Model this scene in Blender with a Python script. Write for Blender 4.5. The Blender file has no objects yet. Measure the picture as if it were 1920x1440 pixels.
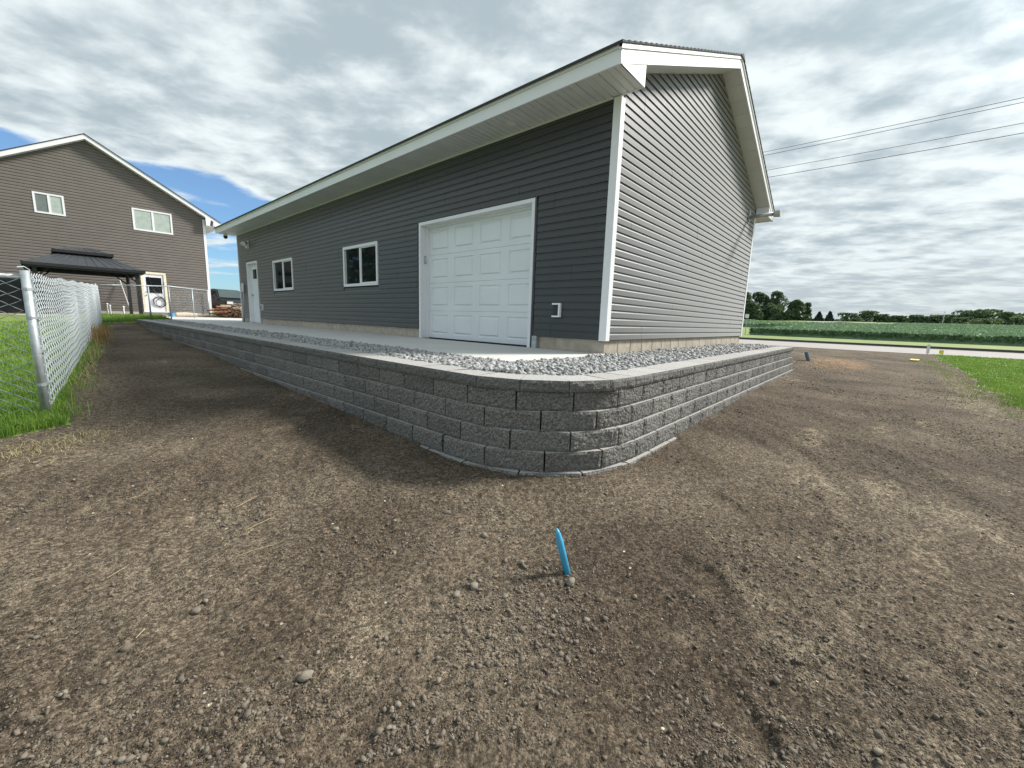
import bpy, math, random
import numpy as np
from mathutils import Matrix, Vector
random.seed(11); rng = np.random.default_rng(11)
SC = bpy.context.scene; COL = SC.collection

# ------------------------------------------------------------------ camera
CAM = np.array([-4.9442, -2.7268, 0.4216])
yaw, pitch, roll = math.radians(-48.5564), math.radians(-9.0007), math.radians(1.8422)
fw = np.array([math.sin(-yaw)*math.cos(pitch), math.cos(yaw)*math.cos(pitch), math.sin(pitch)])
rt = np.array([math.cos(yaw), math.sin(yaw), 0.0]); up = np.cross(rt, fw)
cr, sr = math.cos(roll), math.sin(roll)
r2, u2 = cr*rt+sr*up, -sr*rt+cr*up
cd = bpy.data.cameras.new('camera'); cam = bpy.data.objects.new('camera', cd); COL.objects.link(cam)
cam.matrix_world = Matrix(((r2[0], u2[0], -fw[0], CAM[0]), (r2[1], u2[1], -fw[1], CAM[1]), (r2[2], u2[2], -fw[2], CAM[2]), (0, 0, 0, 1)))
cd.sensor_fit = 'HORIZONTAL'; cd.sensor_width = 36; cd.lens = 763.4264/1920*36
cd.clip_start = 0.05; cd.clip_end = 6000
SC.camera = cam

# ------------------------------------------------------------------ light
SUN = Vector((1.1, -0.56, 1.0)).normalized()
sd = bpy.data.lights.new('sun', 'SUN'); sun = bpy.data.objects.new('sun', sd); COL.objects.link(sun)
sun.rotation_euler = SUN.to_track_quat('Z', 'Y').to_euler(); sun.location = (20, -10, 30)
sd.energy = 5.0; sd.angle = math.radians(10.0); sd.color = (1.0, 0.955, 0.885)
SKY_STRENGTH = 0.085
SC.view_settings.view_transform = 'Standard'; SC.view_settings.look = 'None'
SC.view_settings.exposure = 0.36; SC.view_settings.gamma = 1.0; SC.view_settings.use_curve_mapping = False

W = bpy.data.worlds.new('World'); SC.world = W; W.use_nodes = True
nt = W.node_tree; N = nt.nodes; N.clear()
def nd(t, **k):
    n = N.new(t)
    for a, b in k.items(): setattr(n, a, b)
    return n
def wm(op, a, b=None, c=None, clamp=False):
    n = nd('ShaderNodeMath', operation=op); n.use_clamp = clamp
    for i, x in enumerate((a, b, c)):
        if x is None: continue
        if isinstance(x, (int, float)): n.inputs[i].default_value = x
        else: nt.links.new(x, n.inputs[i])
    return n.outputs[0]
def wsmooth(v, a, b):
    n = nd('ShaderNodeMapRange', interpolation_type='SMOOTHSTEP')
    nt.links.new(v, n.inputs[0]); n.inputs[1].default_value = a; n.inputs[2].default_value = b
    return n.outputs[0]
def wmix(f, a, b):
    n = nd('ShaderNodeMix', data_type='RGBA')
    for x, i in ((f, 0), (a, 6), (b, 7)):
        if isinstance(x, tuple): n.inputs[i].default_value = x
        elif isinstance(x, float): n.inputs[i].default_value = x
        else: nt.links.new(x, n.inputs[i])
    return n.outputs[2]
out = nd('ShaderNodeOutputWorld'); bg = nd('ShaderNodeBackground'); bg.inputs[1].default_value = SKY_STRENGTH
sky = nd('ShaderNodeTexSky', sky_type='NISHITA'); sky.sun_disc = False
sky.sun_elevation = math.asin(SUN.z); sky.sun_rotation = math.atan2(SUN.x, SUN.y)
sky.air_density = 1.0; sky.dust_density = 0.4; sky.ozone_density = 2.0
tc = nd('ShaderNodeTexCoord'); sp = nd('ShaderNodeSeparateXYZ'); nt.links.new(tc.outputs['Generated'], sp.inputs[0])
zz = wm('ADD', wm('MAXIMUM', sp.outputs[2], 0.0), 0.09)
px = wm('DIVIDE', sp.outputs[0], zz); py = wm('DIVIDE', sp.outputs[1], zz)
al = wm('ADD', wm('MULTIPLY', px, 0.75), wm('MULTIPLY', py, 0.66))     # along the cloud streets
ac = wm('SUBTRACT', wm('MULTIPLY', px, 0.66), wm('MULTIPLY', py, 0.75))
def cloudnoise(sa, sb, off, detail, rough, dist):
    cv = nd('ShaderNodeCombineXYZ')
    nt.links.new(wm('MULTIPLY_ADD', al, sa, off), cv.inputs[0]); nt.links.new(wm('MULTIPLY_ADD', ac, sb, off*1.7), cv.inputs[1])
    n = nd('ShaderNodeTexNoise'); n.inputs['Scale'].default_value = 1.0; n.inputs['Detail'].default_value = detail
    n.inputs['Roughness'].default_value = rough; n.inputs['Distortion'].default_value = dist
    nt.links.new(cv.outputs[0], n.inputs['Vector']); return n.outputs[0]
n1 = cloudnoise(2.0, 1.5, 3.1, 10, 0.55, 0.12)
n2 = cloudnoise(5.2, 3.9, 11.3, 7, 0.56, 0.15)
n3 = cloudnoise(0.3, 0.5, 7.7, 3, 0.5, 0.2)
# the cover thins out towards the west-north-west (left of the picture), where blue shows through
east = wsmooth(ac, -3.6, -1.0)
cov = wm('ADD', wm('MULTIPLY', n1, 0.62), wm('ADD', wm('MULTIPLY', n2, 0.13), wm('MULTIPLY', n3, 0.5)))
cov = wm('ADD', cov, wm('MULTIPLY', east, 0.10))
open_ = wsmooth(wm('SUBTRACT', wm('MULTIPLY', al, 0.8), ac), 3.35, 3.95)
cov = wm('SUBTRACT', cov, wm('MULTIPLY', open_, 0.2))
mask = wsmooth(cov, 0.50, 0.62)
veil = wm('MULTIPLY_ADD', wsmooth(ac, -1.6, 0.3), 0.75, 0.1)
thick = wsmooth(wm('ADD', cov, wm('MULTIPLY_ADD', n2, 0.5, -0.25)), 0.54, 0.86)
# clouds glow towards the sun that stands just outside the frame
dt = nd('ShaderNodeVectorMath', operation='DOT_PRODUCT'); nt.links.new(tc.outputs['Generated'], dt.inputs[0]); dt.inputs[1].default_value = SUN
glow = wm('ADD', 0.94, wm('MULTIPLY', wm('POWER', wm('MAXIMUM', dt.outputs['Value'], 0.0), 22.0), 1.6))
cl = wmix(thick, (9.0, 9.8, 10.0, 1), (4.5, 5.4, 5.9, 1))
hz = wsmooth(sp.outputs[2], 0.2, 0.0)
cl = wmix(wm('MULTIPLY', hz, 0.5), cl, (6.0, 6.6, 6.7, 1))
tint = nd('ShaderNodeMix', data_type='RGBA', blend_type='MULTIPLY'); tint.inputs[0].default_value = 1.0
nt.links.new(sky.outputs[0], tint.inputs[6]); tint.inputs[7].default_value = (0.8, 1.2, 1.55, 1)
base = wmix(veil, tint.outputs[2], (7.2, 7.8, 7.9, 1))
cl = wmix(mask, base, cl)
gl = nd('ShaderNodeVectorMath', operation='SCALE'); nt.links.new(cl, gl.inputs[0]); nt.links.new(glow, gl.inputs['Scale'])
nt.links.new(gl.outputs[0], bg.inputs[0]); nt.links.new(bg.outputs[0], out.inputs[0])

# ------------------------------------------------------------------ materials
def M(name, col, rough=0.6, var=0.12, scale=6.0, bump=0.0, bscale=60.0, bdist=0.01, metal=0.0, spec=0.5, ovar=0.0, col2=None, detail=5, sub=0.0):
    m = bpy.data.materials.new(name); m.use_nodes = True; t = m.node_tree; p = t.nodes['Principled BSDF']
    g = t.nodes.new('ShaderNodeNewGeometry')
    n = t.nodes.new('ShaderNodeTexNoise'); n.inputs['Scale'].default_value = scale; n.inputs['Detail'].default_value = detail
    t.links.new(g.outputs['Position'], n.inputs['Vector'])
    cr = t.nodes.new('ShaderNodeValToRGB'); e = cr.color_ramp.elements
    a = col2 or tuple(c*(1-var) for c in col); b = tuple(min(1, c*(1+var)) for c in col) if not col2 else col
    e[0].position = 0.3; e[1].position = 0.7; e[0].color = (*a, 1); e[1].color = (*b, 1)
    t.links.new(n.outputs[0], cr.inputs[0]); o = cr.outputs[0]
    if ovar:
        oi = t.nodes.new('ShaderNodeObjectInfo'); mr = t.nodes.new('ShaderNodeMapRange')
        mr.inputs[3].default_value = 1-ovar; mr.inputs[4].default_value = 1+ovar; t.links.new(oi.outputs['Random'], mr.inputs[0])
        mx = t.nodes.new('ShaderNodeVectorMath'); mx.operation = 'SCALE'; t.links.new(o, mx.inputs[0]); t.links.new(mr.outputs[0], mx.inputs['Scale']); o = mx.outputs[0]
    t.links.new(o, p.inputs['Base Color'])
    p.inputs['Roughness'].default_value = rough; p.inputs['Metallic'].default_value = metal
    p.inputs['Specular IOR Level'].default_value = spec
    if bump:
        n2 = t.nodes.new('ShaderNodeTexNoise'); n2.inputs['Scale'].default_value = bscale; n2.inputs['Detail'].default_value = 6
        t.links.new(g.outputs['Position'], n2.inputs['Vector'])
        b = t.nodes.new('ShaderNodeBump'); b.inputs['Strength'].default_value = bump; b.inputs['Distance'].default_value = bdist
        t.links.new(n2.outputs[0], b.inputs['Height']); t.links.new(b.outputs[0], p.inputs['Normal'])
    return m
MAT = dict(
 siding=M('slate_vinyl', (0.026, 0.027, 0.028), 0.38, 0.06, 3, 0.12, 140, 0.004, ovar=0.05, spec=0.75),
 white=M('white_vinyl', (0.8, 0.8, 0.83), 0.4, 0.03, 2),
 soffit=M('white_soffit', (0.66, 0.68, 0.67), 0.5, 0.04, 3, ovar=0.03),
 door=M('white_door_steel', (0.76, 0.785, 0.815), 0.42, 0.03, 2, 0.08, 160, 0.003),
 cmu=M('concrete_block', (0.42, 0.37, 0.3), 0.9, 0.16, 9, 0.5, 120, 0.006, ovar=0.08),
 mortar=M('mortar', (0.42, 0.39, 0.34), 0.95, 0.1, 20),
 roof=M('dark_shingle', (0.045, 0.047, 0.05), 0.9, 0.3, 40, 0.5, 90),
 slab=M('fresh_concrete', (0.56, 0.55, 0.53), 0.85, 0.07, 1.6, 0.25, 90, 0.003),
 block=M('charcoal_wall_block', (0.17, 0.163, 0.152), 0.92, 0.55, 70, 1.0, 48, 0.026, ovar=0.17, detail=8),
 blocktop=M('smooth_lit_block_ledge', (0.33, 0.32, 0.3), 0.92, 0.15, 40, 0.3, 120, 0.004),  # smooth tops, with sunlit ledge brightness also put into the paler colour
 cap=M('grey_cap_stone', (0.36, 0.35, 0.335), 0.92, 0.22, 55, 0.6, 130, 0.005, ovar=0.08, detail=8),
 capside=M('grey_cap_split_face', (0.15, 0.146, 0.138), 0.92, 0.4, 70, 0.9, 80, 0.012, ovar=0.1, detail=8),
 glass=M('dark_window_glass', (0.012, 0.015, 0.017), 0.03, 0.1, 2, spec=0.14),
 galv=M('galvanised_steel', (0.42, 0.46, 0.48), 0.5, 0.2, 18, metal=0.5),
 wire=M('galvanised_wire', (0.55, 0.6, 0.64), 0.5, 0.1, 8, metal=0.1),
 black=M('black_metal', (0.018, 0.019, 0.021), 0.45, 0.15, 6),
 gazroof=M('black_steel_roofing', (0.05, 0.054, 0.06), 0.4, 0.1, 3),
 fabric=M('black_fabric_cover', (0.02, 0.021, 0.023), 0.75, 0.3, 5, 0.4, 20, 0.03),
 hsiding=M('brown_grey_vinyl', (0.155, 0.137, 0.123), 0.5, 0.06, 2, 0.1, 120, 0.004),
 hcream=M('raw_pine_casing', (0.78, 0.71, 0.54), 0.7, 0.12, 8),
 grey=M('grey_plastic', (0.34, 0.36, 0.37), 0.45, 0.06, 6),
 lgrey=M('light_grey_plastic', (0.55, 0.56, 0.56), 0.45, 0.06, 6),
 curtain=M('pale_curtain', (0.4, 0.46, 0.42), 0.25, 0.12, 5),
 blind=M('grey_blind', (0.16, 0.19, 0.18), 0.2, 0.12, 5),
 blue=M('sky_blue_pvc', (0.06, 0.36, 0.6), 0.4, 0.08, 30),
 darkblue=M('dusty_blue_grey_pipe', (0.12, 0.18, 0.24), 0.6, 0.1, 30),
 yellow=M('yellow_flag_vinyl', (0.85, 0.72, 0.03), 0.5, 0.05, 30),
 carpaint=M('black_car_paint', (0.012, 0.014, 0.016), 0.12, 0.1, 2, spec=0.7),
 screen=M('painted_sky_windscreen', (0.06, 0.085, 0.085), 0.08, 0.1, 2),  # base colour lightened to paint in the sky reflected by the glass
 chrome=M('chrome', (0.75, 0.76, 0.78), 0.12, 0.03, 3, metal=0.9),
 tyre=M('tyre_rubber', (0.02, 0.02, 0.02), 0.85, 0.1, 10),
 wood=M('weathered_board', (0.42, 0.34, 0.24), 0.8, 0.2, 9, ovar=0.1),
 redwood=M('reddish_scrap_wood', (0.26, 0.11, 0.065), 0.85, 0.3, 6, ovar=0.2),
 brush=M('dead_brush', (0.2, 0.13, 0.075), 0.9, 0.35, 9),
 tan=M('tan_rolled_tarp', (0.58, 0.5, 0.37), 0.8, 0.12, 12, 0.4, 25, 0.02),
 stone=M('crushed_limestone', (0.5, 0.5, 0.485), 0.85, 0.5, 33, 0.4, 160, 0.004, col2=(0.1, 0.1, 0.105), detail=2),
 clod=M('soil_clod', (0.152, 0.126, 0.098), 0.95, 0.3, 30, 0.5, 260, 0.004, detail=3),
 pebble=M('pale_pebble', (0.2, 0.175, 0.135), 0.85, 0.25, 60, 0.4, 200, 0.004),
 straw=M('dry_straw', (0.4, 0.33, 0.18), 0.8, 0.2, 30),
 rust=M('rusty_dry_weeds', (0.27, 0.17, 0.07), 0.8, 0.3, 20),
 road=M('pale_worn_asphalt', (0.31, 0.285, 0.27), 0.9, 0.08, 1.0, 0.3, 60, 0.004),
 gutter=M('dark_asphalt_edge', (0.1, 0.09, 0.085), 0.9, 0.15, 4),
 trunk=M('bark', (0.09, 0.07, 0.05), 0.9, 0.3, 4),
 pole=M('wood_pole', (0.16, 0.12, 0.09), 0.9, 0.2, 3),
 cable=M('power_cable', (0.09, 0.09, 0.1), 0.6, 0.1, 3),
 conc2=M('pale_concrete_foundation', (0.5, 0.48, 0.43), 0.9, 0.1, 4),
)
_p = MAT['siding'].node_tree.nodes['Principled BSDF']; _p.inputs['Sheen Weight'].default_value = 0.6; _p.inputs['Sheen Roughness'].default_value = 0.45; _p.inputs['Specular IOR Level'].default_value = 0.55
def leafmat(name, a, b, scale):
    m = M(name, b, 0.65, 0, scale, col2=a); t = m.node_tree; p = t.nodes['Principled BSDF']
    tr = t.nodes.new('ShaderNodeBsdfTranslucent'); ms = t.nodes.new('ShaderNodeMixShader'); ms.inputs[0].default_value = 0.3
    src = p.inputs['Base Color'].links[0].from_socket
    o = t.nodes['Material Output']; t.links.new(src, tr.inputs[0]); t.links.new(p.outputs[0], ms.inputs[1]); t.links.new(tr.outputs[0], ms.inputs[2]); t.links.new(ms.outputs[0], o.inputs[0])
    return m
MAT['grass'] = leafmat('lawn_grass', (0.095, 0.2, 0.022), (0.24, 0.37, 0.055), 3)
MAT['lawn'] = M('lawn_floor', (0.17, 0.28, 0.045), 0.9, 0.3, 1.2, 0.5, 60, 0.02, col2=(0.13, 0.15, 0.045))
MAT['verge'] = M('mown_verge', (0.2, 0.26, 0.06), 0.9, 0.2, 0.5, col2=(0.12, 0.18, 0.035))
MAT['crop'] = leafmat('soybean_leaves', (0.115, 0.205, 0.1), (0.24, 0.35, 0.2), 0.9)
MAT['leaf1'] = leafmat('dark_oak_foliage', (0.06, 0.1, 0.048), (0.115, 0.165, 0.08), 0.5)
MAT['leaf2'] = leafmat('mid_green_foliage', (0.075, 0.125, 0.06), (0.15, 0.21, 0.1), 0.5)
MAT['leaf3'] = leafmat('pale_willow_foliage', (0.12, 0.17, 0.08), (0.22, 0.27, 0.13), 0.3)
MAT['spruce'] = leafmat('spruce_needles', (0.03, 0.06, 0.045), (0.06, 0.095, 0.07), 0.7)

def dirtmat():
    m = bpy.data.materials.new('graded_topsoil'); m.use_nodes = True; t = m.node_tree; p = t.nodes['Principled BSDF']; L = t.links.new
    g = t.nodes.new('ShaderNodeNewGeometry')
    def noise(s, d=5, r=0.55):
        n = t.nodes.new('ShaderNodeTexNoise'); n.inputs['Scale'].default_value = s; n.inputs['Detail'].default_value = d; n.inputs['Roughness'].default_value = r
        L(g.outputs['Position'], n.inputs['Vector']); return n.outputs[0]
    def mr(v, a, b, c=0., d=1.):
        n = t.nodes.new('ShaderNodeMapRange'); n.interpolation_type = 'SMOOTHSTEP'; L(v, n.inputs[0])
        for i, x in enumerate((a, b, c, d)): n.inputs[i+1].default_value = x
        return n.outputs[0]
    def mix(f, a, b):
        n = t.nodes.new('ShaderNodeMix'); n.data_type = 'RGBA'
        L(f, n.inputs[0])
        for x, i in ((a, 6), (b, 7)):
            if isinstance(x, tuple): n.inputs[i].default_value = (*x, 1)
            else: L(x, n.inputs[i])
        return n.outputs[2]
    def mul(a, b):
        n = t.nodes.new('ShaderNodeMath'); n.operation = 'MULTIPLY'; L(a, n.inputs[0])
        if isinstance(b, float): n.inputs[1].default_value = b
        else: L(b, n.inputs[1])
        return n.outputs[0]
    c = mix(mr(noise(1.1, 6, .6), .35, .65), (0.078, 0.059, 0.042), (0.140, 0.115, 0.085))
    c = mix(mul(mr(noise(75, 5, .65), .42, .72), 0.6), c, (0.214, 0.179, 0.134))
    c = mix(mul(mr(noise(28, 5, .65), .58, .3), 0.55), c, (0.069, 0.053, 0.038))
    dm = t.nodes.new('ShaderNodeVectorMath'); dm.operation = 'SCALE'; L(c, dm.inputs[0]); L(mr(noise(0.55, 5, .62), .36, .56, .76, 1.02), dm.inputs['Scale']); c = dm.outputs[0]
    # dusty paler scuffs
    c = mix(mul(mr(noise(0.85, 5, .6), .57, .7), mr(noise(9, 4), .35, .6, 0.1, 0.7)), c, (0.276, 0.233, 0.169))
    at = t.nodes.new('ShaderNodeAttribute'); at.attribute_name = 'sand'
    c = mix(mul(at.outputs['Fac'], mr(noise(6, 5), .35, .6, .15, .8)), c, (0.300, 0.187, 0.102))
    at2 = t.nodes.new('ShaderNodeAttribute'); at2.attribute_name = 'pale'
    c = mix(mul(at2.outputs['Fac'], mr(noise(14, 5), .4, .65, .05, .6)), c, (0.300, 0.251, 0.172))
    vo = t.nodes.new('ShaderNodeTexVoronoi'); vo.inputs['Scale'].default_value = 26; L(g.outputs['Position'], vo.inputs['Vector'])
    sv = t.nodes.new('ShaderNodeSeparateColor'); L(vo.outputs['Color'], sv.inputs[0])
    c = mix(mul(mr(vo.outputs['Distance'], .2, .1), mr(sv.outputs[0], .955, .965)), c, (0.500, 0.453, 0.353))
    L(c, p.inputs['Base Color']); p.inputs['Roughness'].default_value = 0.97; p.inputs['Specular IOR Level'].default_value = 0.2
    def cells(sc):
        v = t.nodes.new('ShaderNodeTexVoronoi'); v.inputs['Scale'].default_value = sc; v.inputs['Randomness'].default_value = 1.0
        w = t.nodes.new('ShaderNodeVectorMath'); w.operation = 'ADD'; L(g.outputs['Position'], w.inputs[0])
        nn = t.nodes.new('ShaderNodeTexNoise'); nn.inputs['Scale'].default_value = sc*.6; L(g.outputs['Position'], nn.inputs['Vector'])
        sc2 = t.nodes.new('ShaderNodeVectorMath'); sc2.operation = 'SCALE'; L(nn.outputs['Color'], sc2.inputs[0]); sc2.inputs['Scale'].default_value = .55/sc; L(sc2.outputs[0], w.inputs[1])
        L(w.outputs[0], v.inputs['Vector']); return v
    clump = mr(noise(2.2, 4, .6), .36, .6, .25, 1.0)
    prev = None
    for scl, dist, st in ((62, .012, .85), (150, .0105, 1.0)):
        v = cells(scl); sv2 = t.nodes.new('ShaderNodeSeparateColor'); L(v.outputs['Color'], sv2.inputs[0])
        hgt = mul(mul(mr(v.outputs['Distance'], .62, .0), mr(sv2.outputs[1], .15, .9, .15, 1.0)), clump if scl < 200 else 1.0)
        bb = t.nodes.new('ShaderNodeBump'); bb.inputs['Strength'].default_value = st; bb.inputs['Distance'].default_value = dist; L(hgt, bb.inputs['Height'])
        if prev: L(prev.outputs[0], bb.inputs['Normal'])
        prev = bb
        tint = mr(sv2.outputs[0], 0., 1., .62, 1.42); sm = t.nodes.new('ShaderNodeVectorMath'); sm.operation = 'SCALE'; L(c, sm.inputs[0]); L(tint, sm.inputs['Scale']); c = sm.outputs[0]
    L(c, p.inputs['Base Color'])
    wv = t.nodes.new('ShaderNodeVectorMath'); wv.operation = 'MULTIPLY'; L(c, wv.inputs[0]); wv.inputs[1].default_value = (1.06, 1.03, 1.0); L(wv.outputs[0], p.inputs['Base Color'])
    b1 = t.nodes.new('ShaderNodeBump'); L(prev.outputs[0], b1.inputs['Normal']); b1.inputs['Strength'].default_value = 0.9; b1.inputs['Distance'].default_value = 0.012; L(noise(38, 7, .62), b1.inputs['Height'])
    b2 = t.nodes.new('ShaderNodeBump'); b2.inputs['Strength'].default_value = 0.8; b2.inputs['Distance'].default_value = 0.005; L(noise(150, 6, .6), b2.inputs['Height'])
    L(b1.outputs[0], b2.inputs['Normal']); L(b2.outputs[0], p.inputs['Normal'])
    return m
MAT['dirt'] = dirtmat()

# ------------------------------------------------------------------ object helpers
def mesh_np(name, V, F, mat, parent=None, smooth=False):
    V = np.asarray(V, np.float32); me = bpy.data.meshes.new(name)
    if isinstance(F, np.ndarray):
        n, k = F.shape; me.vertices.add(len(V)); me.vertices.foreach_set('co', V.ravel())
        me.loops.add(n*k); me.loops.foreach_set('vertex_index', F.astype(np.int32).ravel())
        me.polygons.add(n); me.polygons.foreach_set('loop_start', np.arange(0, n*k, k, dtype=np.int32))
        if smooth: me.polygons.foreach_set('use_smooth', np.ones(n, bool))
        me.update(calc_edges=True); me.validate()
    else:
        me.from_pydata([tuple(map(float, v)) for v in V], [], F)
        if smooth:
            for p in me.polygons: p.use_smooth = True
    mats = mat if isinstance(mat, (list, tuple)) else [mat]
    for m in mats: me.materials.append(MAT[m] if isinstance(m, str) else m)
    o = bpy.data.objects.new(name, me); COL.objects.link(o)
    if parent: o.parent = parent
    return o
class MB:
    def __init__(s): s.v, s.f = [], []
    def add(s, V, F):
        b = len(s.v); s.v += [tuple(v) for v in V]; s.f += [tuple(i+b for i in f) for f in F]; return s
    def box(s, x0, x1, y0, y1, z0, z1):
        V = [(x, y, z) for z in (z0, z1) for y in (y0, y1) for x in (x0, x1)]
        return s.add(V, [(0, 2, 3, 1), (4, 5, 7, 6), (0, 1, 5, 4), (1, 3, 7, 5), (3, 2, 6, 7), (2, 0, 4, 6)])
    def prism(s, P0, P1):                       # two matching polygons in 3-D
        n = len(P0); return s.add(list(P0)+list(P1), [tuple(range(n))[::-1], tuple(range(n, 2*n))]+[(i, (i+1) % n, n+(i+1) % n, n+i) for i in range(n)])
    def tube(s, pts, r, n=8, cap=True):
        pts = [Vector(p) for p in pts]; rs = r if isinstance(r, (list, tuple)) else [r]*len(pts); V, F = [], []
        for i, p in enumerate(pts):
            d = (pts[min(i+1, len(pts)-1)]-pts[max(i-1, 0)]).normalized()
            a = d.cross(Vector((0, 0, 1)))
            if a.length < 1e-3: a = d.cross(Vector((0, 1, 0)))
            a.normalize(); b = d.cross(a)
            for k in range(n):
                t = 2*math.pi*k/n; V.append(p+(a*math.cos(t)+b*math.sin(t))*rs[i])
        for i in range(len(pts)-1):
            for k in range(n): F.append((i*n+k, i*n+(k+1) % n, (i+1)*n+(k+1) % n, (i+1)*n+k))
        if cap: F += [tuple(range(n))[::-1], tuple(range((len(pts)-1)*n, len(pts)*n))]
        return s.add(V, F)
    def build(s, name, mat, parent=None, smooth=False): return mesh_np(name, s.v, s.f, mat, parent, smooth)
def box(name, mat, parent, *b): return MB().box(*b).build(name, mat, parent)
def tag(o, label, cat, group=None, kind=None):
    if label: o['label'] = label
    if cat: o['category'] = cat
    if group: o['group'] = group
    if kind: o['kind'] = kind
    return o
def kind(o, k): o['kind'] = k; return o
def thing(name, label, cat, loc=(0, 0, 0), group=None):
    o = bpy.data.objects.new(name, None); COL.objects.link(o); o.location = loc; o.empty_display_size = 0.1
    return tag(o, label, cat, group)
def bevel(o, w, seg=1):
    m = o.modifiers.new('bevel', 'BEVEL'); m.width = w; m.segments = seg; m.limit_method = 'ANGLE'; m.angle_limit = math.radians(50); return o

def vnoise(x, y, seed=0):
    xi, yi = np.floor(x), np.floor(y); xf, yf = x-xi, y-yi
    u, v = xf*xf*(3-2*xf), yf*yf*(3-2*yf)
    def h(a, b): s = np.sin(a*127.1+b*311.7+seed*74.7)*43758.5453; return s-np.floor(s)
    return (h(xi, yi)*(1-u)+h(xi+1, yi)*u)*(1-v)+(h(xi, yi+1)*(1-u)+h(xi+1, yi+1)*u)*v
def fbm(x, y, seed, oct=4, gain=0.5):
    s = 0; a = 1; tot = 0
    for i in range(oct): s = s+a*vnoise(x*2**i, y*2**i, seed+i*3); tot += a; a *= gain
    return s/tot
def sst(a, b, x): t = np.clip((x-a)/(b-a), 0, 1); return t*t*(3-2*t)

# ------------------------------------------------------------------ terrain height
CP = np.array([(-2.95, 11.9, -.37), (-2.95, 8, -.41), (-2.95, 5.75, -.5), (-2.95, 2, -.6), (-2.95, .2, -.665), (-2.7, -1, -.69), (-2.4, -1.4, -.69),
 (-1.36, -1.4, -.68), (-.3, -1.4, -.635), (1.57, -1.4, -.59), (3.2, -1.4, -.56), (5.2, -1.4, -.57), (6.3, -1.4, -.585), (7.5, -.6, -.4), (9, -.4, -.28), (12, -1, -.42),
 (10.4, -2.2, -.5), (16, -1, -.5), (22, -3, -.6), (24.6, 0, -.63), (24.6, -8, -.63), (24.6, 12, -.6), (24.6, -20, -.63), (-3.5, -1.8, -.76), (-5, -2.7, -.83), (-5.3, 1.5, -.68),
 (-5.05, 2.9, -.6), (-7, 2.9, -.55), (-3.4, -3, -.82), (3.9, -4.3, -.6), (11, -4.5, -.6), (0, -4, -.74), (-8, -3, -.8), (5, -10, -.68), (15, -15, -.65), (-4.4, 10, -.37),
 (-3.75, 17.2, -.15), (-3, 17.4, -.1), (-9, 10, -.35), (-9, 17, -.1), (-2.4, 17.8, 0), (-2.4, 20, .04), (-6, 22, .06), (1, 26, .03), (10, 26, 0), (10, 20, -.05), (24, 25, -.5),
 (5, 38, 0), (-15, 30, .05), (-15, 0, -.7), (-15, -15, -1), (0, -15, -.9), (9, 8, -.15), (9, 15, -.1)])
def _tps():
    P = CP[:, :2]; n = len(P); d = np.linalg.norm(P[:, None]-P[None], axis=2); K = np.where(d > 0, d*d*np.log(d+1e-12), 0)+np.eye(n)*0.02
    A = np.zeros((n+3, n+3)); A[:n, :n] = K; A[:n, n] = 1; A[:n, n+1:] = P; A[n:, :n] = A[:n, n:].T
    return np.linalg.solve(A, np.r_[CP[:, 2], 0, 0, 0])
TW = _tps()
def zfar(x):
    return np.where(x < 36, -0.65, -0.5)+np.where(x > 51, 0.0212*(np.minimum(x, 400)-51), 0)
def zmacro(x, y):
    x = np.asarray(x, float); y = np.asarray(y, float); xc = np.clip(x, -20, 26).ravel(); yc = np.clip(y, -20, 40).ravel(); n = len(CP)
    z = np.zeros_like(xc)
    for i in range(0, len(xc), 40000):
        a, b = xc[i:i+40000], yc[i:i+40000]; d = np.hypot(a[:, None]-CP[None, :, 0], b[:, None]-CP[None, :, 1])
        z[i:i+40000] = (np.where(d > 0, d*d*np.log(d+1e-12), 0)@TW[:n])+TW[n]+TW[n+1]*a+TW[n+2]*b
    z = z.reshape(x.shape); w = sst(21.5, 24.4, x)
    return z*(1-w)+zfar(x)*w
SCUFF = [(-4.6, -.9, .4), (-4.2, -1.35, .9), (-3.0, -2.2, 1.2), (-2.7, -2.75, .5), (-2.1, -2.1, 1.0), (-1.6, -2.7, .3), (-3.9, .2, 1.6), (-3.6, 1.0, 1.5), (-4.3, 1.3, 1.3), (-.6, -2.6, .2), (.4, -3.1, .5), (.9, -2.2, .1), (-3.6, -2.55, .8), (-4.55, -1.75, .2), (1.9, -2.6, .3), (-2.9, -3.0, 1.4), (-1.2, -3.3, .9), (-4.0, 2.6, 1.5)]
def scuffs(x, y):
    m = np.zeros_like(np.asarray(x, float))
    for k, (sx, sy, a) in enumerate(SCUFF):
        dx, dy = x-sx, y-sy; u, v = dx*math.cos(a)+dy*math.sin(a), -dx*math.sin(a)+dy*math.cos(a)
        m = np.maximum(m, 1-sst(.5, 1.1, np.hypot(u/(.17+.05*(k % 3)), v/(.075+.02*(k % 4)))+.25*(fbm(x*14, y*14, 61, 2)-.5)))
    return m
def dirt_relief(x, y):
    r = np.hypot(x-CAM[0], y-CAM[1]); near = 1-sst(5, 14, r)
    h = (fbm(x*1.3, y*1.3, 5, 3)-.5)*0.035+(fbm(x*5, y*5, 9, 3)-.5)*0.022
    rad, ang = np.hypot(x+1.95, y+.4), np.arctan2(y+.4, x+1.95)
    h += (fbm(rad*7.5, ang*1.6+rad*.25, 25, 3)-.5)*0.042*(1-sst(6, 16, r))
    h += (fbm(x*17, y*17, 21, 3)-.5)*0.02*near+np.maximum(fbm(x*42, y*42, 31, 2)-.5, 0)*0.018*near
    clump = sst(.42, .62, fbm(x*1.1+4, y*1.1, 44, 3))
    sc = scuffs(x, y)
    return h*(0.55+0.6*clump)*(1-.75*sc)-.011*sc
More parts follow.
